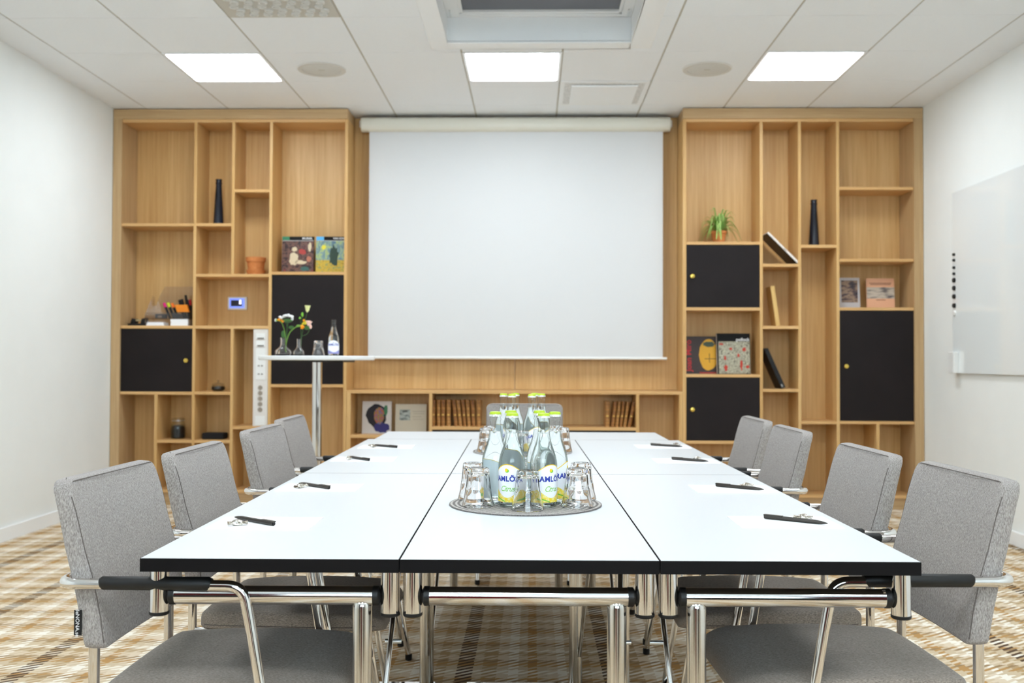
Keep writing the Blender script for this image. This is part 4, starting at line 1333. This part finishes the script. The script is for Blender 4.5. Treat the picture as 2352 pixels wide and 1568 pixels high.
MB().box(-0.065, 0.065, -0.045, 0.045, 0.0, 0.018).build('base', BLACK_P, t, bevel=0.003)
MB().prism([(-0.052, 0.018), (-0.012, 0.018), (-0.012, 0.055), (-0.042, 0.058)], -0.03, 0.03, 'y').build('upright', BLACK_P, t, bevel=0.003)
MB().prism([(0.025, 0.018), (0.065, 0.018), (0.064, 0.062), (0.034, 0.055)], -0.03, 0.03, 'y').build('upright', BLACK_P, t, bevel=0.003)
MB().box(-0.014, 0.030, -0.022, 0.022, 0.036, 0.050).build('metal_bar', mat('satin_brass', (196, 180, 140), 0.35, 0.9), t, bevel=0.002)

# glass jars of dark beans
BEAN = noisy('dark_sweets', [(0.3, (14, 13, 14)), (0.55, (46, 44, 46)), (0.7, (20, 18, 20))], (90, 90, 90), 0.3, vor=True)
GJ = thin_clear('jar_glass', (240, 242, 240))
t = thing('glass_jar', 'clear swing-top glass jar of dark liquorice in the left bookcase', 'jar', (-2.672, 7.35, 0.484))
MB().lathe([(0.0001, 0.0), (0.046, 0.0), (0.053, 0.006), (0.054, 0.07), (0.050, 0.105), (0.042, 0.125), (0.042, 0.137)], 36).build('glass_body', GJ, t)
MB().lathe([(0.0001, 0.004), (0.045, 0.004), (0.050, 0.01), (0.051, 0.07), (0.046, 0.094), (0.03, 0.100), (0.0001, 0.102)], 28).build('liquorice', BEAN, t)
MB().lathe([(0.047, 0.137), (0.048, 0.146), (0.040, 0.156), (0.0001, 0.157)], 36).build('lid', GJ, t)
MB().tube([(0.046 * math.cos(2 * PI * i / 24), 0.046 * math.sin(2 * PI * i / 24), 0.135) for i in range(25)], 0.0015, 6).build('wire_clip', TIN, t)
t = thing('glass_jar', 'small round glass jar with a knobbed lid in the left bookcase', 'jar', (-2.371, 7.35, 0.842))
MB().lathe([(0.0001, 0.0), (0.036, 0.0), (0.050, 0.012), (0.052, 0.026), (0.046, 0.042), (0.038, 0.050)], 36).build('glass_body', GJ, t)
MB().lathe([(0.0001, 0.003), (0.034, 0.003), (0.047, 0.013), (0.049, 0.024), (0.043, 0.036), (0.0001, 0.040)], 28).build('liquorice', BEAN, t)
MB().lathe([(0.044, 0.050), (0.046, 0.055), (0.020, 0.064), (0.006, 0.066), (0.006, 0.070), (0.011, 0.076), (0.009, 0.083), (0.0001, 0.085)], 28).build('lid', GJ, t)
t = thing('pouch', 'flat black pouch lying on the lower shelf of the left bookcase', 'pouch', (-2.385, 7.33, 0.484))
MB().loft([[(x * sx_, y * sy_, z) for x, y in ((-0.085, -0.05), (0.08, -0.055), (0.085, 0.045), (-0.08, 0.05))] for sx_, sy_, z in ((0.94, 0.9, 0.0), (1, 1, 0.008), (1.0, 1, 0.036), (0.95, 0.9, 0.048))], 0, True, False).build('body', mat('black_cloth', (14, 12, 16), 0.8), t, bevel=0.006)

# magazines in the low bookcase
t, W_, H_ = book_front('art_book', 'book with a dark multicoloured face on white, in the low bookcase', -1.282, -1.062, 0.528, 0.770, 7.36, mat('book_white', (214, 208, 204), 0.5), 0.02, 6)
blob(t, mat('charcoal_patch', (30, 26, 34), 0.6), -0.005, 0.135, 0.075, 0.088, seed=11, jag=0.1)
blob(t, mat('indigo_patch', (48, 44, 110), 0.6), 0.040, 0.045, 0.058, 0.040, seed=12, d=0.0012)
blob(t, noisy('face_paint', [(0.3, (60, 56, 120)), (0.42, (130, 140, 60)), (0.52, (176, 80, 60)), (0.62, (80, 110, 150)), (0.72, (60, 110, 80))], (60, 60, 34), 0.5), 0.018, 0.135, 0.040, 0.065, seed=13, d=0.0014, jag=0.06)
blob(t, mat('green_smudge', (60, 120, 84), 0.6), 0.068, 0.175, 0.014, 0.040, seed=14, d=0.0015)
t, W_, H_ = book_front('art_book', 'cream book with a small grey square picture, in the low bookcase', -1.032, -0.798, 0.528, 0.750, 7.37, mat('book_cream', (206, 198, 178), 0.5), 0.012, 6)
patch(t, noisy('grey_photo', [(0.35, (60, 66, 66)), (0.5, (150, 160, 156)), (0.6, (184, 192, 188))], (24, 24, 50), 0.5), -0.085, -0.005, 0.10, 0.18)
for z, a, b in ((0.165, 0.01, 0.105), (0.148, 0.02, 0.10), (0.125, 0.01, 0.08), (0.105, 0.015, 0.095)):
    patch(t, mat('faint_print', (178, 168, 150), 0.6), a, b, z, z + 0.004, 'printed_line')

# antique books
LEATHER = [noisy('brown_leather_a', [(0.3, (110, 66, 28)), (0.6, (164, 108, 50)), (0.75, (196, 146, 78))], (60, 60, 25), 0.45),
           noisy('brown_leather_b', [(0.3, (134, 88, 42)), (0.6, (184, 130, 68)), (0.75, (206, 160, 96))], (60, 60, 25), 0.45)]
BANDL = mat('spine_band_dark', (92, 56, 28), 0.5)
GILT = mat('gilt', (214, 172, 92), 0.35, 0.5)
def antique(label, grp, xb, w_, h_, lean, m):
    t = thing('antique_book', label, 'book', (xb, 7.34, 0.592), 0, grp)
    t.rotation_euler = (0, R(lean), 0)
    rings = []
    for z in (0.0, h_):
        ring = []
        for i in range(9):
            a = PI + PI * i / 8
            ring.append((w_ / 2 * math.cos(a), -0.055 + 0.008 * math.sin(a), z))
        ring += [(w_ / 2, 0.055, z), (-w_ / 2, 0.055, z)]
        rings.append(ring)
    o = MB().loft(rings, 0, True, False).build('binding', m, t)
    for fz in (0.10, 0.22, 0.36, 0.60, 0.74, 0.88):
        mb = MB()
        mb.tube([(w_ / 2 * 0.98 * math.cos(PI + PI * i / 8), -0.055 + 0.0085 * math.sin(PI + PI * i / 8), h_ * fz) for i in range(9)], 0.0016, 6)
        mb.build('spine_band', BANDL, o)
    MB().box(-w_ * 0.30, w_ * 0.30, -0.0645, -0.0625, h_ * 0.40, h_ * 0.46).build('gilt_emblem', GILT, o)
pos = ['leftmost', 'second', 'third', 'fourth', 'fifth', 'sixth', 'seventh', 'eighth', 'ninth', 'rightmost']
lx = lambda u: -0.749 + (780 + u / 5.6 - 993) * 0.003265
spines = [(1195, 1245, 0), (1258, 1308, 0), (1312, 1370, 0), (1382, 1440, 0), (1485, 1535, -6), (1542, 1590, -6), (1598, 1642, -4.5), (1652, 1700, -4.5), (1708, 1760, -3), (1770, 1825, 0)]
for i, (a, b, le) in enumerate(spines):
    xa_, xb_ = lx(a), lx(b)
    antique('brown leather antique book, %s of the ten left of the armchair back' % pos[i], 'antique books at the left of the low bookcase', (xa_ + xb_) / 2, (xb_ - xa_) * 0.93, 0.196 if le == 0 else 0.194, le, LEATHER[i % 2])
rx_ = lambda u: 0.538 + (1180 + u / 5.6 - 1387) * 0.003247
pos = ['leftmost', 'second', 'third', 'fourth', 'fifth', 'rightmost']
spines = [(1165, 1225, 0), (1237, 1285, 7), (1292, 1336, 7), (1345, 1386, 7), (1395, 1436, 8), (1447, 1497, 12)]
for i, (a, b, le) in enumerate(spines):
    xa_, xb_ = rx_(a), rx_(b)
    antique('brown leather antique book, %s of the six right of the armchair back' % pos[i], 'antique books at the right of the low bookcase', (xa_ + xb_) / 2, (xb_ - xa_) * 0.93, 0.188, le, LEATHER[(i + 1) % 2])

# right bookcase: spider plant
t = thing('spider_plant', 'green and white spider plant in a clay pot in the right bookcase', 'plant', (1.392, 7.33, 1.960))
MB().lathe([(0.0001, 0.0), (0.040, 0.0), (0.052, 0.070), (0.058, 0.072), (0.060, 0.092), (0.054, 0.092), (0.050, 0.078), (0.0001, 0.078)], 32).build('pot', TERRA, t)
LG = mat('plant_green', (104, 160, 44), 0.5)
LS = mat('plant_stripe', (206, 220, 150), 0.5)
rnd = random.Random(11)
fol = MB()
for i in range(96):
    az = rnd.uniform(0, 2 * PI)
    reach = rnd.uniform(0.06, 0.16)
    rise = rnd.uniform(0.06, 0.18) * (1.3 - reach * 3.6)
    drop = rnd.uniform(0.05, 0.24) * (reach / 0.15)
    dx, dy = math.cos(az), math.sin(az)
    if dy > 0.4: reach *= 0.6
    n = 9
    pts_l, pts_r, pts_a, pts_b = [], [], [], []
    for j in range(n + 1):
        u = j / n
        rr = reach * (u ** 0.9)
        z = 0.08 + rise * math.sin(u * PI * 0.62) * 1.15 - drop * u ** 2.2
        z = max(z, 0.012)
        wd = 0.0068 * math.sin(PI * min(1, 0.25 + u * 0.75)) + 0.0004
        c = Vector((dx * (0.012 + rr), dy * (0.012 + rr), z))
        s_ = Vector((-dy, dx, 0))
        pts_l.append(c - s_ * wd); pts_r.append(c + s_ * wd)
        pts_a.append(c - s_ * wd * 0.35 + Vector((0, 0, -0.0015))); pts_b.append(c + s_ * wd * 0.35 + Vector((0, 0, -0.0015)))
    for A_, B_, mi in ((pts_l, pts_a, 0), (pts_a, pts_b, 1), (pts_b, pts_r, 0)):
        vs = A_ + B_
        fol.add(vs, [(j, j + 1, n + 2 + j, n + 1 + j) for j in range(n)], mi, True)
fol.build('foliage', [LG, LS], t, weld=False)

# chequered art books between the black doors
t, W_, H_ = book_front('art_book', 'dark art book with a yellow disc and red upright title, between the black doors', 1.150, 1.400, 0.986, 1.268, 7.37, mat('book_umber', (62, 50, 48), 0.5), 0.02, 6)
blob(t, mat('disc_yellow', (226, 170, 44), 0.5), 0.050, 0.145, 0.072, 0.118, seed=21, jag=0.03, n=28)
blob(t, mat('moss_patch', (70, 84, 66), 0.5), 0.055, 0.225, 0.045, 0.020, seed=22, d=0.0013)
patch(t, INK, 0.020, 0.105, 0.112, 0.116, d=0.0016)
patch(t, INK, 0.054, 0.058, 0.085, 0.155, d=0.0016)
patch(t, mat('red_patch', (170, 60, 54), 0.6), -0.02, 0.110, 0.002, 0.014, d=0.0014)
words(t, 'Joan Miró', 0.060, mat('title_red', (196, 44, 50), 0.5), -0.098, 0.138, 0.0012, PI / 2)
t, W_, H_ = book_front('art_book', 'thick art book with a black, cream and red splattered cover, between the black doors', 1.378, 1.625, 0.986, 1.290, 7.31, BLACK_E, 0.035, 7)
patch(t, noisy('splatter_print', [(0.0, (30, 28, 28)), (0.41, (206, 200, 172)), (0.46, (40, 36, 36)), (0.495, (222, 216, 190)), (0.53, (34, 30, 32)), (0.565, (216, 208, 180)), (0.62, (60, 50, 46))], (75, 75, 75), 0.35, 'CONSTANT', detail=3), -W_ / 2 + 0.012, W_ / 2 - 0.004, 0.004, H_ * 0.80)
for i, (a, b, c, d) in enumerate(((-0.09, 0.225, 0.014, 0.008), (-0.02, 0.19, 0.013, 0.011), (0.08, 0.185, 0.013, 0.016), (0.035, 0.14, 0.009, 0.012), (0.055, 0.065, 0.010, 0.035), (-0.06, 0.045, 0.012, 0.022), (0.10, 0.055, 0.014, 0.010), (-0.065, 0.12, 0.008, 0.016))):
    blob(t, mat('splash_red', (186, 54, 34), 0.5), a, b, c, d, seed=30 + i, jag=0.3)
words(t, 'pollock', 0.034, INKW, 0.07, H_ * 0.845, 0.0005)

# leaning things in the narrow column
def leaning(name, label, x, z, ang, L, T_, D_, m, mp, y=7.34, cat='book'):
    t = thing(name, label, cat, (x, y, z))
    t.rotation_euler = (0, -R(ang), 0)
    MB().box(0, T_, -D_ / 2, D_ / 2, 0, L).build('cover', m, t, bevel=0.001)
    return t
t = leaning('magazine', 'open magazine leaning steeply in the narrow column of the right bookcase', 1.945, 1.7995, 45, 0.315, 0.004, 0.22, mat('magazine_dark', (34, 32, 26), 0.3), None, 7.33, 'magazine')
MB().box(0.004, 0.019, -0.108, 0.108, 0.002, 0.314).build('page_block', noisy('page_edges', [(0.3, (60, 52, 40)), (0.42, (226, 216, 206)), (0.7, (236, 228, 220))], (30, 30, 30), 0.6), t)
leaning('wooden_board', 'light wooden board leaning left in the narrow column of the right bookcase', 1.798, 1.3425, 8.0, 0.296, 0.030, 0.15, oak('pale_board', 2, (206, 164, 92), (226, 188, 120)), None, 7.33, 'board')
t = leaning('binder', 'black binder leaning left in the narrow column of the right bookcase', 1.833, 0.8805, 24.0, 0.315, 0.030, 0.20, BLACK_P, None, 7.33, 'binder')
MB().box(0.006, 0.016, -0.1015, -0.1005, 0.012, 0.032).build('sticker', mat('sticker_grey', (170, 168, 166), 0.5), t)

# postcards above the right black door
t, W_, H_ = book_front('framed_photo', 'small white-edged dusk photo above the large right black door', 2.298, 2.450, 1.479, 1.710, 7.36, mat('photo_border', (196, 190, 190), 0.5), 0.006, 4, 'picture')
patch(t, noisy('dusk_photo', [(0.3, (36, 36, 50)), (0.45, (84, 66, 66)), (0.55, (160, 132, 108)), (0.7, (44, 50, 58))], (14, 14, 40), 0.4), -0.062, 0.060, 0.045, 0.212)
t, W_, H_ = book_front('booklet', 'peach booklet with a grey picture band above the large right black door', 2.498, 2.704, 1.479, 1.706, 7.35, mat('peach_cover', (232, 176, 140), 0.5), 0.008, 5, 'booklet')
patch(t, noisy('grey_landscape', [(0.35, (92, 86, 88)), (0.5, (190, 176, 160)), (0.65, (204, 190, 172))], (10, 10, 50), 0.5), -W_ / 2, W_ / 2, 0.075, 0.160)
for z, a, b in ((0.188, -0.082, 0.082), (0.178, -0.075, 0.075), (0.062, -0.035, 0.035)):
    patch(t, mat('brown_print', (150, 96, 76), 0.6), a, b, z, z + 0.005, 'printed_line')

# ------------------------------------------------------------------ glass board on the right wall
t = thing('glass_board', 'white glass writing board on the right wall', 'writing board', (XR, 5.60, 1.0))
MB().box(-0.024, -0.018, -1.05, 1.06, 0.008, 1.222).build('glass_sheet', mat('white_glass', (238, 242, 242), 0.08, coat=0.5), t, bevel=0.001)
for y in (-0.95, 0.0, 0.95):
    for z in (0.1, 1.12):
        MB().box(-0.018, 0.0, y - 0.02, y + 0.02, z - 0.02, z + 0.02).build('wall_mount', TIN, t)
ms = [(1.804, 0), (1.766, 0), (1.716, 0), (1.675, 0), (1.631, 1), (1.578, 1), (1.522, 1), (1.461, 1), (1.411, 2)]
mnames = ['topmost small black', 'second small black', 'third small black', 'lowest small black', 'topmost large black', 'second large black', 'third large black', 'lowest large black', 'white']
for (z, k_), nm in zip(ms, mnames):
    r_ = (0.010, 0.0165, 0.0175)[k_]
    mb = MB().lathe([(0.0001, 0), (r_, 0), (r_, 0.008), (r_ * 0.85, 0.013), (0.0001, 0.013)], 20).xf(Matrix.Translation((XR - 0.0243, 6.625, z)) @ Matrix.Rotation(-PI / 2, 4, 'Y'))
    tag(mb.build('magnet', (BLACK_P, BLACK_P, WHITE_P)[k_]), '%s round magnet in the column on the glass board' % nm, 'magnet', 'round magnets on the glass board')
t = thing('board_eraser', 'white ribbed eraser on the lower left corner of the glass board', 'eraser', (XR - 0.0243, 6.60, 1.008))
MB().box(-0.034, 0.0, -0.03, 0.055, 0.0, 0.142).build('body', WHITE_P, t, bevel=0.003)
rb_ = MB()
for i in range(14):
    rb_.box(-0.036, -0.034, -0.028, 0.053, 0.006 + i * 0.0097, 0.011 + i * 0.0097)
rb_.build('ribs', WHITE, t)
